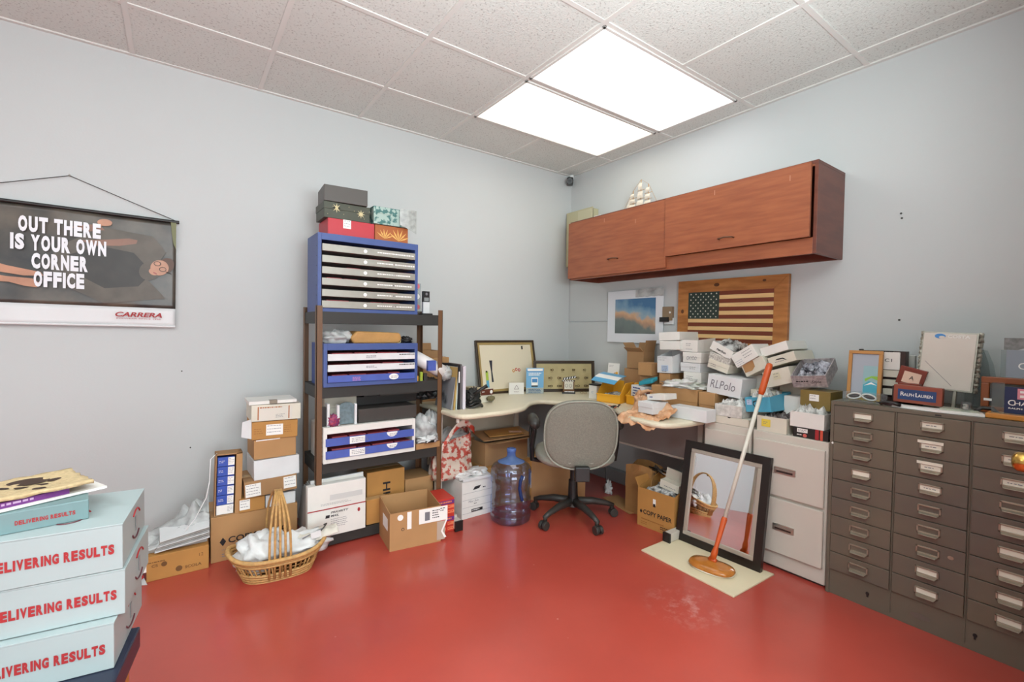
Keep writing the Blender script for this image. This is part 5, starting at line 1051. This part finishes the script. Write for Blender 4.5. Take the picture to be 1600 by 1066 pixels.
wx('black box with red stripes at the right end of the filing cabinet top', -.41, -2.185, FZ, .165, .052, .17, style='plain', m=mat('black_card', '#231F1E', .4), name='optical_box', deco=both(lab(.02, .026, .05, .02, 2, 4), lambda g, w, d, h: (g.box(.105, -.0008, 0, .122, 0, h, RED), g.box(.128, -.0008, 0, .14, 0, h, mat('orange_red_stripe', '#C9503A', .4)), g.disc((.058, -.0005, .012), .010, .009, mat('coral_print', '#D0645A', .5)), g.lines(.02, .016, .03, 1, PAPER, t=.005, y=-.0016, seed=3))))
wx('white open box of bagged glasses on the black box with red stripes', -.412, -2.17, FZ+.053, .16, .078, .18, style='open', m=WHITE)
heap('bagged glasses filling the white box above the black and red one', (-.405, -2.176, FZ+.062), .145, .165, .082, RW, seed=61, m=BAGGEDL)
wx('white box set back on the filing cabinet beneath the olive brown box', -.22, -2.17, FZ, .16, .138, .16, style='plain')
# peach bag with two small white boxes at the desk edge
b = MB()
def peach(u, v):
    x = .30*u; y = .22*v
    d = max(0, .07-y)
    z = .012+.020*noise.noise(Vector((u*6, v*5, 3)))+.012*noise.noise(Vector((u*15, v*12, 1)))
    if v < .25: z -= (.25-v)*.32*(.7+.5*noise.noise(Vector((u*4, 0, 2))))
    if v > .6: z += (v-.6)*.30*(1-abs(u-.35))
    return (x, y-(.0 if v > .25 else (.25-v)*.02), max(z, .004) if v > .27 else z)
b.grid(44, 30, peach, PEACH)
mesh_thing(b, 'peach_plastic_bag', 'crumpled peach coloured plastic bag hanging over the desk edge', 'bag', (-.765, -1.28, DZ), RW, smooth=True, solid=.0015)
b = MB(); b.blob((.0, .0, -.01), (.035, .035, .07), PEACH, .4, 3, 5, flat=-.06); b.tube([(0, 0, .03), (.02, 0, .06), (.06, .01, .075), (.09, .02, .07)], [.012, .014, .01, .006], PEACH, 8)
mesh_thing(b, 'peach_bag_bundle', 'bunched end of a peach plastic bag standing behind the small white boxes', 'bag', (-.50, -1.255, DZ+.065), RW, smooth=True)
wx('small white lidded box lying on the peach plastic bag', -.665, -1.375, DZ+.022, .12, .072, .14, style='lid', m=WHITE2, yaw=-4)
wx('flat white box with a small logo on top of the small white lidded box', -.60, -1.395, DZ+.097, .135, .035, .12, style='plain', m=WHITE, roll=6, deco=scr(.02, .022, .03, 1, 3, mat('navy_print', '#27407E', .5), t=.007))
# ------------------------------------------------------------------ on the card cabinet
CZ = .946
sg = thing('sunglasses_box', 'yellow and white sunglasses in a clear plastic box on the cabinet edge', 'sunglasses', (-.40, -2.40, CZ), RW)
b = MB(); b.box(0, 0, 0, .16, .07, .045, ACRYL); b.build('clear_box', sg, bevel=.003)
b = MB()
YP = mat('yellow_frame', '#D8B43A', .35)
for k, (cx, m_) in enumerate(((.045, PAPER), (.105, PAPER))): b.tube([(cx+.027*math.cos(a*PI/8), .012, .028+.013*math.sin(a*PI/8)-.004*math.cos(a*PI/8)*(1 if k else -1)) for a in range(16)], .004, m_, 6, closed=True); b.disc((cx, .014, .028), .024, .011, mat('dark_lens', '#3A3335', .1))
b.tube([(.02, .03, .01), (.06, .03, .016), (.09, .032, .012), (.14, .03, .010)], .006, YP, 6); b.tube([(.065, .02, .03), (.085, .02, .03)], .004, YP, 6); b.build('glasses', sg, smooth=True)
OF = mat('light_oak_frame', '#B98548', .45)
of = thing('wooden_display_frame', 'light wood frame with an aqua fish print, leaning on the card cabinet', 'frame', (-.27, -2.372, CZ), RW, 0, -5)
b = MB(); w_, h_, e = .142, .245, .016
for a in ((0,0,w_,e),(0,h_-e,w_,h_),(0,e,e,h_-e),(w_-e,e,w_,h_-e)): b.box(a[0], 0, a[1], a[2], .018, a[3], OF)
b.build('frame', of, bevel=.002)
b = MB(); b.box(e, .008, e, w_-e, .012, h_-e, mat('mirror_grey_print', '#A9AFB8', .15)); b.box(.065, .0072, .02, w_-e, .008, .17, mat('pale_aqua_print', '#93B4B8', .3)); b.slab([(.067, .0068, .03), (.125, .0068, .02), (.125, .0068, .085), (.09, .0068, .095), (.067, .0068, .075)], (0, -1, 0), .0004, mat('aqua_print', '#4FA8BC', .3)); b.slab([(.075, .006, .092), (.10, .006, .112), (.125, .006, .10), (.125, .006, .12), (.10, .006, .12), (.072, .006, .105)], (0, -1, 0), .0004, mat('green_fish_print', '#8FBF4A', .3)); b.slab([(.07, .0062, .07), (.10, .0062, .09), (.124, .0062, .075), (.10, .0062, .08)], (0, -1, 0), .0004, PAPER); b.build('print', of)
DB = mat('dark_wood_stand', '#33201A', .4)
g = thing('white_display_stand', 'white fashion display block with two black letters beside the fish print', 'display', (-.20, -2.405, CZ), RW)
b = MB(); b.box(0, .02, 0, .185, .05, .245, DB); b.box(-.01, .01, .225, .0, .05, .25, DARK); b.box(.16, -.002, .0, .185, .02, .245, DB); b.build('dark_back', g, bevel=.002)
b = MB(); b.box(.02, -.01, .155, .165, .02, .24, WHITE); b.box(.10, -.006, .118, .165, .02, .152, CREAM); b.box(.10, -.006, .075, .165, .02, .105, CREAM); b.box(.10, -.004, .03, .165, .02, .06, CREAM); b.box(.0, .0, 0, .18, .02, .02, DB)
b.text('GUCCI', (.03, -.0108, .192), INK, width=.105, h=.016, space=1.3); b.lines(.02, .246, .13, 1, INK, t=.006, y=-.0112, seed=3); b.build('white_block', g, bevel=.001)
rb_ = thing('red_brown_plaque', 'tilted red-brown plaque with a cream panel behind the blue sign', 'plaque', (-.25, -2.565, 1.045), RW, roll=-14)
b = MB(); b.box(0, 0, 0, .10, .02, .085, mat('red_brown_wood', '#7B3020', .4)); b.build('plaque_board', rb_, bevel=.002)
b = MB(); b.box(.02, -.001, .012, .085, 0, .065, mat('pale_pink_panel', '#E0BFA8', .5)); b.text('A', (.045, -.0016, .03), INK, h=.018); b.build('panel', rb_)
b = MB(); b.box(0, 0, 0, .11, .09, .085, DB); b.box(.02, .0, .0, .10, .06, .10, mat('red_brown_wood', '#7B3020', .4)); mesh_thing(b, 'wooden_block', 'dark wooden block under the tilted plaque on the card cabinet', 'block', (-.29, -2.565, CZ), RW, bevel=.002)
b = MB(); b.box(0, 0, 0, .045, .03, .225, mat('grey_white_plastic', '#B9B8B0', .4)); mesh_thing(b, 'grey_stand', 'pale grey upright stand behind the tilted plaque', 'stand', (-.12, -2.56, CZ), RW, bevel=.003)
rl_ = thing('blue_brand_sign', 'long red-brown wooden block with a blue name panel on the card cabinet edge', 'sign', (-.385, -2.595, CZ+.022), RW, roll=-1)
b = MB(); b.box(0, 0, 0, .168, .03, .078, mat('red_brown_sign_wood', '#8A4532', .4)); b.build('sign_block', rl_, bevel=.002)
b = MB(); b.box(.016, -.0014, .014, .148, 0, .060, mat('navy_panel', '#26416E', .4)); b.text('R', (.026, -.002, .03), PAPER, h=.018, bold=.01); b.text('ALPH', (.0375, -.002, .03), PAPER, h=.013, width=.036, bold=.01); b.text('L', (.079, -.002, .03), PAPER, h=.018, bold=.01); b.text('AUREN', (.087, -.002, .03), PAPER, h=.013, width=.05, bold=.01); b.build('name_panel', rl_)
b = MB(); b.slab([(0, 0, 0), (.16, -.02, 0), (.30, .0, 0), (.28, .07, 0), (.02, .06, 0)], (0, 0, 1), .010, PAPER); b.slab([(.16, .01, .01), (.28, .02, .01), (.26, .07, .01), (.15, .06, .01)], (0, 0, 1), .008, mat('grey_green_plastic', '#A5A796', .4)); mesh_thing(b, 'white_display_strip', 'white display strips lying in front of and under the blue sign', 'strip', (-.42, -2.60, CZ), RW)
b = MB(); b.tube([(.0, 0, .01), (.02, -.005, .018), (.05, 0, .016), (.075, 0, .01)], .008, BLACK, 8); b.disc((.03, -.008, .012), .018, .009, mat('dark_lens', '#3A3335', .1)); b.tube([(.0, .02, .008), (-.03, .05, .008)], .003, BLACK, 6)
mesh_thing(b, 'black_sunglasses', 'black sunglasses lying on the cabinet edge before the blue sign', 'sunglasses', (-.43, -2.56, CZ+.0015), RW, smooth=True)
cs = thing('mirror_display', 'tilted silver framed white display mirror with a blue wave logo', 'display', (-.24, -2.642, 1.03), RW, roll=-2.2, pitch=-7)
w_, h_ = .188, .262
b = MB(); b.box(0, .002, 0, w_, .035, h_, mat('pewter', '#A8A597', .3, metal=.4, var=.15, scale=40)); rr = random.Random(2)
for k in range(12): b.blob((-.002, .01, .012+k*.022), (.007, .012, .012), mat('pewter', '#A8A597', .3), .3, 3, k, 8, 6); b.blob((w_+.006, .018, .012+k*.022), (.010, .016, .013), mat('pewter', '#A8A597', .3), .3, 3, k+20, 8, 6)
b.build('frame', cs, bevel=.003)
b = MB(); b.box(.006, -.001, .006, w_-.006, .002, h_-.006, mat('cream_mirror_film', '#CFC6BA', .2, var=.05, scale=5)); pn = b.build('panel', cs)
b = MB(); b.disc((.062, -.0015, .243), .019, .011, mat('wave_blue', '#3F86C6', .4)); b.disc((.069, -.0025, .238), .011, .006, mat('cream_mirror_film', '#CFC6BA', .2)); b.text('COSTA', (.088, -.002, .236), WHITE, width=.075, h=.014, bold=.05, space=1.05); b.tube([(.02, -.0015, .125), (.12, -.0015, .02)], .0006, GREYINK, 4); b.build('logo', cs)
b = MB(); b.box(.06, .01, -.075, .072, .03, .005, mat('pewter', '#A8A597', .3)); b.box(.125, .01, -.075, .137, .03, .005, mat('pewter', '#A8A597', .3)); b.box(.0, -.02, -.082, .19, .09, -.073, mat('grey_green_plastic', '#A5A796', .4)); b.build('stand', cs, bevel=.002)
ac = thing('acrylic_cube', 'small clear acrylic cube with a silver base on the cabinet edge', 'display', (-.41, -2.815, CZ), RW)
b = MB(); b.box(.01, .005, .008, .038, .03, .05, ACRYL); b.blob((.024, .016, .028), (.009, .006, .013), CHROME, .6, 4, 3, 10, 8); b.build('cube', ac, bevel=.002)
b = MB(); b.disc((.024, .018, 0), .04, .022, CHROME, 24, axis='top', th=.008); b.build('base', ac, bevel=.002)
b = MB(); b.tube([(.0, .0, .012), (.02, .015, .03), (.05, .02, .03), (.07, .0, .012)], .008, BLACK, 8); mesh_thing(b, 'black_glasses_case', 'small black case beside the acrylic cube', 'case', (-.37, -2.86, CZ), RW, smooth=True)
b = MB(); b.slab([(0, 0, 0), (.075, 0, 0), (.088, 0, .08), (.07, 0, .215), (.05, 0, .28), (0, 0, .285)], (0, 1, 0), .006, ACRYL); b.slab([(.02, .05, 0), (.09, .05, 0), (.10, .05, .08), (.08, .05, .20), (.06, .05, .26), (.02, .05, .27)], (0, 1, 0), .006, ACRYL)
mesh_thing(b, 'clear_acrylic_stand', 'clear acrylic stand with a curved edge behind the silver mirror', 'display', (-.14, -2.79, CZ), RW)
wf = thing('brown_wood_frame', 'brown wooden frame with a dark picture at the right end of the card cabinet', 'frame', (-.22, -2.855, CZ), RW)
b = MB(); w_, h_, e = .20, .152, .026; OB = mat('orange_brown_wood', '#8C4A22', .35)
for a in ((0,0,w_,e),(0,h_-e,w_,h_),(0,e,e,h_-e),(w_-e,e,w_,h_-e)): b.box(a[0], -.01, a[1], a[2], .02, a[3], OB)
b.build('frame', wf, bevel=.003)
b = MB(); b.box(e, .002, e, w_-e, .01, h_-e, mat('dark_landscape_print', '#2E3A40', .2, col2='#5B564A', scale=14)); b.tube([(.07, .001, .04), (.09, .001, .09), (.11, .001, .06)], .001, PAPER, 4); b.box(.01, -.011, .05, .035, -.01, .06, PAPER); b.build('print', wf)
b = MB(); b.box(0, 0, 0, .16, .09, .02, mat('honey_wood', '#C9822E', .35)); mesh_thing(b, 'honey_wood_base', 'honey coloured wooden base at the right end of the cabinet edge', 'base', (-.42, -2.90, CZ), RW, bevel=.003)
nv = thing('navy_brand_card', 'navy counter card with a pink square and white lettering', 'sign', (-.37, -2.945, CZ+.021), RW)
b = MB(); b.box(0, 0, 0, .13, .006, .105, mat('deep_navy_card', '#14264F', .35)); b.box(.035, -.001, .058, .078, 0, .10, mat('pink_square', '#D98A98', .4)); b.box(.042, -.0016, .065, .06, -.001, .075, PAPER); b.box(.042, -.0016, .083, .06, -.001, .092, PAPER)
b.text('C', (.010, -.0008, .032), PAPER, h=.022, bold=.01); b.text('HAPS', (.028, -.0008, .034), PAPER, h=.015, width=.06, bold=.01); b.text('RALPH LAUREN', (.012, -.0008, .018), PAPER, h=.006, width=.09, bold=.03); b.build('card', nv)
b = MB(); b.box(-.035, -.004, -.002, .0, -.002, .12, ACRYL); b.box(-.035, -.03, -.004, .13, .0, -.001, ACRYL); b.build('acrylic_holder', nv)
gw = thing('grey_brand_card', 'grey counter card with a white letter behind the navy card', 'sign', (-.21, -2.925, 1.10), RW)
b = MB(); b.box(0, 0, 0, .15, .006, .115, mat('cool_grey_card', '#8E98A2', .35)); b.text('C', (.035, -.0008, .035), PAPER, h=.028, bold=.01); b.build('card', gw)
b = MB(); b.box(-.018, .01, -.153, .0, .014, .115, ACRYL); b.slab([(-.01, .012, .115), (.03, .012, .115), (.15, .012, .165), (-.01, .012, .165)], (0, 1, 0), .01, mat('textured_grey', '#8B8C8A', .4, var=.4, scale=60)); b.box(-.018, -.03, -.153, .15, .02, -.150, ACRYL); b.build('acrylic_holder', gw)
# ------------------------------------------------------------------ board, mirror, mop
b = MB(); b.slab([(-.868, -1.585, 0), (-.885, -2.145, 0), (-.505, -2.155, 0), (-.545, -1.585, 0)], (0, 0, 1), .009, mat('cream_painted_board', '#DDCFAE', .5, var=.05, scale=3)); 
mesh_thing(b, 'floor_board', 'cream rectangular board lying on the red floor under the mirror', 'board', (0, 0, 0), bevel=.002)
mr = thing('wall_mirror', 'rectangular mirror with a black and silver frame leaning on the filing cabinets', 'mirror', (-.575, -1.605, .0095), RW+1.5, 0, -8.8)
w_, h_ = .505, .60; MF = mat('glossy_black_frame', '#1F1814', .3); MS = mat('silver_beaded_frame', '#BEB6A8', .3, metal=.5)
b = MB(); e = .042
for q in (((0, 0), (w_, 0), (w_-e, e), (e, e)), ((0, h_), (e, h_-e), (w_-e, h_-e), (w_, h_)), ((0, 0), (e, e), (e, h_-e), (0, h_)), ((w_, 0), (w_, h_), (w_-e, h_-e), (w_-e, e))):
    b.slab([(x, 0, z) for x, z in q], (0, 1, 0), .026, MF)
b.box(.004, .02, .004, w_-.004, .027, h_-.004, MF); fr = b.build('frame', mr)
b = MB(); e2 = e+.024
for a in ((e,e,w_-e,e2),(e,h_-e2,w_-e,h_-e),(e,e2,e2,h_-e2),(w_-e2,e2,w_-e,h_-e2)): b.box(a[0], .003, a[1], a[2], .02, a[3], MS)
b.build('inner_frame', fr, bevel=.003)
b = MB(); b.box(e2-.004, .011, e2-.004, w_-e2+.004, .016, h_-e2+.004, mat('mirror_silver', '#F2F4F5', .015, metal=1)); b.build('mirror_glass', mr)
mp = thing('mop', 'flat mop with a clear orange head and orange grips leaning on the piled boxes', 'mop', (-.735, -1.94, .0105))
OR = mat('orange_plastic', '#C9561F', .35); OT = mat('translucent_orange_plastic', '#D98838', .15, var=.25, scale=14, trans=.25)
b = MB(); n = 40; vs = []; 
hy = Matrix.Rotation(math.radians(8), 4, 'Z')
b.T = hy
prof = [(.02, .006), (.75, .006), (.97, .008), (1.0, .014), (.95, .024), (.6, .032), (.2, .040), (.02, .042)]
for sc, z in prof:
    for j in range(n):
        c, s = math.cos(2*PI*j/n), math.sin(2*PI*j/n); vs.append((.075*sc*math.copysign(abs(c)**.8, c), .118*sc*math.copysign(abs(s)**.7, s), z))
b.add(vs, [(i*n+j, i*n+(j+1) % n, (i+1)*n+(j+1) % n, (i+1)*n+j) for i in range(len(prof)-1) for j in range(n)] + [tuple(range(n))[::-1], tuple(range((len(prof)-1)*n, len(prof)*n))], OT); b.build('mop_head', mp, smooth=True)
b = MB(); b.T = hy; b.tube([(.072*math.cos(2*PI*j/n), .113*math.sin(2*PI*j/n), .004) for j in range(n)], .0045, mat('cream_pad', '#D8CDB8', .9), 6, closed=True); b.build('mop_pad', mp, smooth=True)
A = Vector((.01, .0, .05)); Bv = Vector((.33, -.115, 1.09)); D = (Bv-A)
def P_(t): return tuple(A+D*t)
b = MB(); b.tube([P_(0), P_(.035), P_(.06), P_(.2), P_(.21)], [.016, .016, .011, .015, .012], OR, 14); b.cyl((A.x, A.y-.02, A.z-.005), (A.x, A.y+.02, A.z-.005), .012, OR); b.build('lower_grip', mp, smooth=True)
b = MB(); b.tube([P_(.2), P_(.84)], .0105, mat('ivory_painted_pole', '#DAD6C8', .35), 14); b.build('pole', mp, smooth=True)
b = MB(); b.tube([P_(.84), P_(.86), P_(.98), P_(1.0), P_(1.005)], [.013, .017, .0175, .015, .006], OR, 14); b.build('upper_grip', mp, smooth=True)
# ------------------------------------------------------------------ under the right wing
pb = thing('paper_bag', 'open brown paper bag standing under the right side of the desk', 'bag', (-.47, -1.125, 0), RW+8)
b = MB(); w_, d_, h_ = .20, .15, .33; PBM = mat('brown_paper', '#A67A48', .7, var=.12, scale=8, bump=.3, bscale=14)
def pbag(u, v):
    c = [(0, 0), (w_, 0), (w_, d_), (0, d_), (0, 0)]; s = u*4; i = min(3, int(s)); f = s-i; x = c[i][0]*(1-f)+c[i+1][0]*f; y = c[i][1]*(1-f)+c[i+1][1]*f
    return (x+.010*v*noise.noise(Vector((x*14, y*14, v*4))), y+.012*v*noise.noise(Vector((x*14+4, y*14, v*4))), h_*v+(.02*math.sin(s*3) if v > .95 else 0))
b.grid(40, 16, pbag, PBM); b.add([(0,0,.001),(w_,0,.001),(w_,d_,.001),(0,d_,.001)], [(3,2,1,0)], PBM); b.build('bag_body', pb, solid=.002)
b = MB(); b.box(0, 0, 0, .34, .14, .003, BROWN); mesh_thing(b, 'flat_cardboard', 'flat piece of brown cardboard on the floor beside the paper bag', 'cardboard', (-.42, -.86, .001), RW-14)
def copy2(g, w, d, h):
    g.slab([(.028, -.0006, .112), (.038, -.0006, .098), (.028, -.0006, .084), (.018, -.0006, .098)][::-1], (0, -1, 0), .0006, INK); g.text('COPY PAPER', (.045, -.0008, .085), INK, h=.03, width=.205, bold=.02)
    g.lines(.03, .055, .20, 1, mat('brown_print', '#94602C', .6), t=.006, seed=2); g.lines(.03, .035, .05, 2, mat('brown_print', '#94602C', .6), t=.004, gap=.012, seed=5); g.lines(.17, .04, .08, 2, INK, t=.005, gap=.012, seed=6)
    g.box(.115, -.001, .16, .135, 0, .20, PAPER); g.box(.117, -.0016, .15, .133, 0, .17, INK)
carton('open copy paper carton full of odds and ends under the desk by the mirror', (-.585, -1.325, 0), .265, .26, .25, yaw=RW+4, m=KRAFT, style='open', hback=.30, deco=copy2, flaps=[('l', 60, .06)])
heap('dark bagged odds and ends filling the open copy paper carton', (-.575, -1.335, .004), .24, .22, .245, RW+4, seed=71, m=BAGGED, amp=.10, name='odds_and_ends', cat='clutter')
b = MB(); b.box(0, 0, 0, .13, .07, .05, CREAM); b.box(.0, .06, .045, .13, .066, .12, mat('grey_cream_card', '#BDB7A8', .5)); b.lines(.03, .02, .08, 1, GREYINK, t=.004, seed=3)
mesh_thing(b, 'open_small_box', 'small open cream box with raised lid on top of the copy paper carton contents', 'box', (-.50, -1.43, .265), RW+6, roll=-8)
b = MB(); rr = random.Random(12)
for k in range(6): b.tube([(rr.uniform(0, .1), rr.uniform(0, .1), 0), (rr.uniform(0, .14), rr.uniform(0, .1), .04), (rr.uniform(0, .18), rr.uniform(0, .1), .02+rr.uniform(0, .04)), (rr.uniform(.05, .2), rr.uniform(0, .1), .01)], .004, [BLACK, DARK, CHROME][k % 3], 6)
mesh_thing(b, 'tangled_hangers', 'tangle of dark wires sticking out of the paper bag and carton', 'wires', (-.42, -1.25, .30), RW, smooth=True)
b = MB(); b.blob((.04, .02, .03), (.03, .02, .06), WBAG, .5, 4, 6, flat=0); b.tube([(.02, 0, .2), (.03, 0, .12), (.03, .01, .06)], .003, BLACK, 6)
mesh_thing(b, 'plastic_scrap', 'scrap of white plastic and cord on the floor behind the chair, near the paper bag', 'scrap', (-.33, -.78, .001), RW, smooth=True)
b = MB(); b.box(-.06, -1.4, 0, -.004, -.03, .10, mat('grey_wall_paint_dark', '#8D8F90', .6)); struct(b.build('baseboard_right', bevel=.004))
# ------------------------------------------------------------------ foreground stack of pale blue boxes
BB = mat('pale_blue_shipping_card', '#A6B4B4', .42, var=.04, scale=3); BBD = mat('pale_blue_end_card', '#9FB2B4', .45)
tbm = mat('navy_table_edge', '#20263A', .35)
tb_ = thing('side_table', 'small dark navy table under the pale blue boxes in the foreground', 'table', (-3.675, -1.795, 0), -9)
b = MB(); b.box(0, -.07, .36, .515, .235, .42, tbm); b.build('table_top', tb_, bevel=.004)
for x in (.03, .455):
    for y in (-.05, .17): b = MB(); b.box(x, y, 0, x+.04, y+.04, .36, mat('honey_table_leg', '#B87A33', .45)); b.build('leg', tb_, bevel=.002)
def deliver(w_t, x, z, h):
    def f(g, w, d, hh): g.text('DELIVERING RESULTS', (x, -.0008, z), RED, h=h, width=w_t, bold=.035)
    return f
def eye(g, c, s, n):   # looping arrow mark
    pass
def blue_box(label, loc, yaw, w=.42, d=.32, h=.115, txt_=None, pitch=0):
    t = thing('shipping_box', label, 'box', loc, yaw, 0, pitch, group='pale blue shipping boxes stacked in the left foreground')
    b = MB(); b.box(0, 0, 0, w, d, h-.004, BB); b.build('box_body', t, bevel=.002)
    b = MB(); b.box(-.001, -.001, h-.004, w+.001, d+.001, h, BB); b.build('lid', t, bevel=.001)
    b = MB(); b.ctext('DELIVERING RESULTS', (w-.016-.222, -.0012, h*.36), RED, .025, .222, bold=.06); b.build('lettering', t); b = MB()
    # circled arrow marks on the end and the lid
    DR = mat('dark_red_ink', '#5B2B33', .5)
    for k in range(2):
        a0 = .5+PI*k; b.tube([(w+.0012, d*.55+.055*math.cos(a0+q*.22), h*.5+.038*math.sin(a0+q*.22)) for q in range(9)], .0022, DR if k else RED, 5)
    b.box(w+.001, d*.53, h*.32, w+.002, d*.57, h*.68, mat('grey_mark', '#8E8F90', .5)); b.build('arrow_mark', t)
    b = MB()
    for k in range(2):
        a0 = .5+PI*k; b.tube([(w-.12+.035*math.cos(a0+q*.25), d*.36+.05*math.sin(a0+q*.25), h+.0008) for q in range(9)], .0022, DR if k else RED, 5)
    b.disc((w-.12, d*.36, h+.0004), .012, .012, GREYINK, axis='top'); b.build('lid_mark', t)
    return t
def corner_box(label, cx, cy, z, yaw):
    a = math.radians(yaw); return blue_box(label, (cx-.42*math.cos(a), cy-.42*math.sin(a), z), yaw, d=.29)
corner_box('pale blue shipping box, lowest of the three large ones', -3.172, -1.815, .421, -8)
corner_box('pale blue shipping box, middle of the three large ones', -3.152, -1.79, .538, -7)
corner_box('pale blue shipping box, top of the three large ones', -3.156, -1.79, .654, -6)
sb = thing('small_shipping_box', 'small pale blue box lying on top of the large shipping boxes', 'box', (-3.385, -1.728, .7695), 7)
b = MB(); b.box(0, 0, 0, .158, .12, .05, mat('grey_blue_card', '#6F8B8C', .45)); b.build('box_body', sb, bevel=.002)
b = MB(); b.ctext('DELIVERING RESULTS', (.028, -.0008, .018), RED, .0105, .105, bold=.05); b.build('printed_marks', sb)
sb2 = MB(); sb2.box(0, 0, 0, .12, .13, .048, mat('white_shipping_card', '#D8DAD8', .45)); mesh_thing(sb2, 'small_shipping_box', 'small white box at the left frame edge beside the small pale blue box', 'box', (-3.507, -1.742, .7695), 7, bevel=.002)
ev = thing('printed_envelope', 'white and purple printed envelopes under the paw print mat', 'envelope', (-3.479, -1.767, .8215), 26)
b = MB(); b.box(0, 0, 0, .31, .13, .006, WHITE); b.box(.26, -.001, .0, .31, .0, .006, PAPER); b.build('envelope', ev)
b = MB(); b.box(-.02, .008, .006, .235, .12, .020, mat('purple_print', '#6B2F7A', .5)); b.lines(.05, .017, .14, 1, mat('pale_purple', '#BFA3C4', .5), t=.005, y=.0072, seed=2); b.build('purple_packet', ev)
JU = mat('jute_weave', '#CDB58A', .85, var=.2, scale=90, bump=.5, bscale=120)
mt = thing('paw_print_mat', 'woven jute mat with a dark brown paw print, topmost on the foreground boxes', 'mat', (-3.502, -1.765, .8435), 22)
b = MB(); b.grid(30, 20, lambda u, v: (.30*u+.008*noise.noise(Vector((v*9, u*3, 1))), .185*v+.01*noise.noise(Vector((u*9, v*3, 2))), .006+.010*math.sin(u*5+1)*math.sin(v*3)+.004*noise.noise(Vector((u*8, v*8, 3)))), JU); b.build('woven_body', mt, smooth=True, solid=.009)
PAW = mat('dark_brown_paw', '#3E2C22', .8)
def pz(x, y): u, v = x/.30, y/.185; return .006+.010*math.sin(u*5+1)*math.sin(v*3)+.0052
b = MB()
for cx, cy, rx, ry, rt in ((.205, .135, .042, .026, 10), (.148, .100, .015, .011, 10), (.182, .090, .014, .009, 0), (.218, .092, .015, .010, -5), (.250, .115, .014, .011, 0), (.205, .045, .013, .018, 0)):
    n = 20; pts = [(cx+rx*math.cos(2*PI*k/n)*math.cos(math.radians(rt)), cy+ry*math.sin(2*PI*k/n)) for k in range(n)]; vs = [(cx, cy, pz(cx, cy)+.001)] + [(x, y, pz(x, y)+.0008) for x, y in pts]
    b.add(vs, [(0, 1+k, 1+(k+1) % n) for k in range(n)], PAW)
b.build('paw_print', mt)
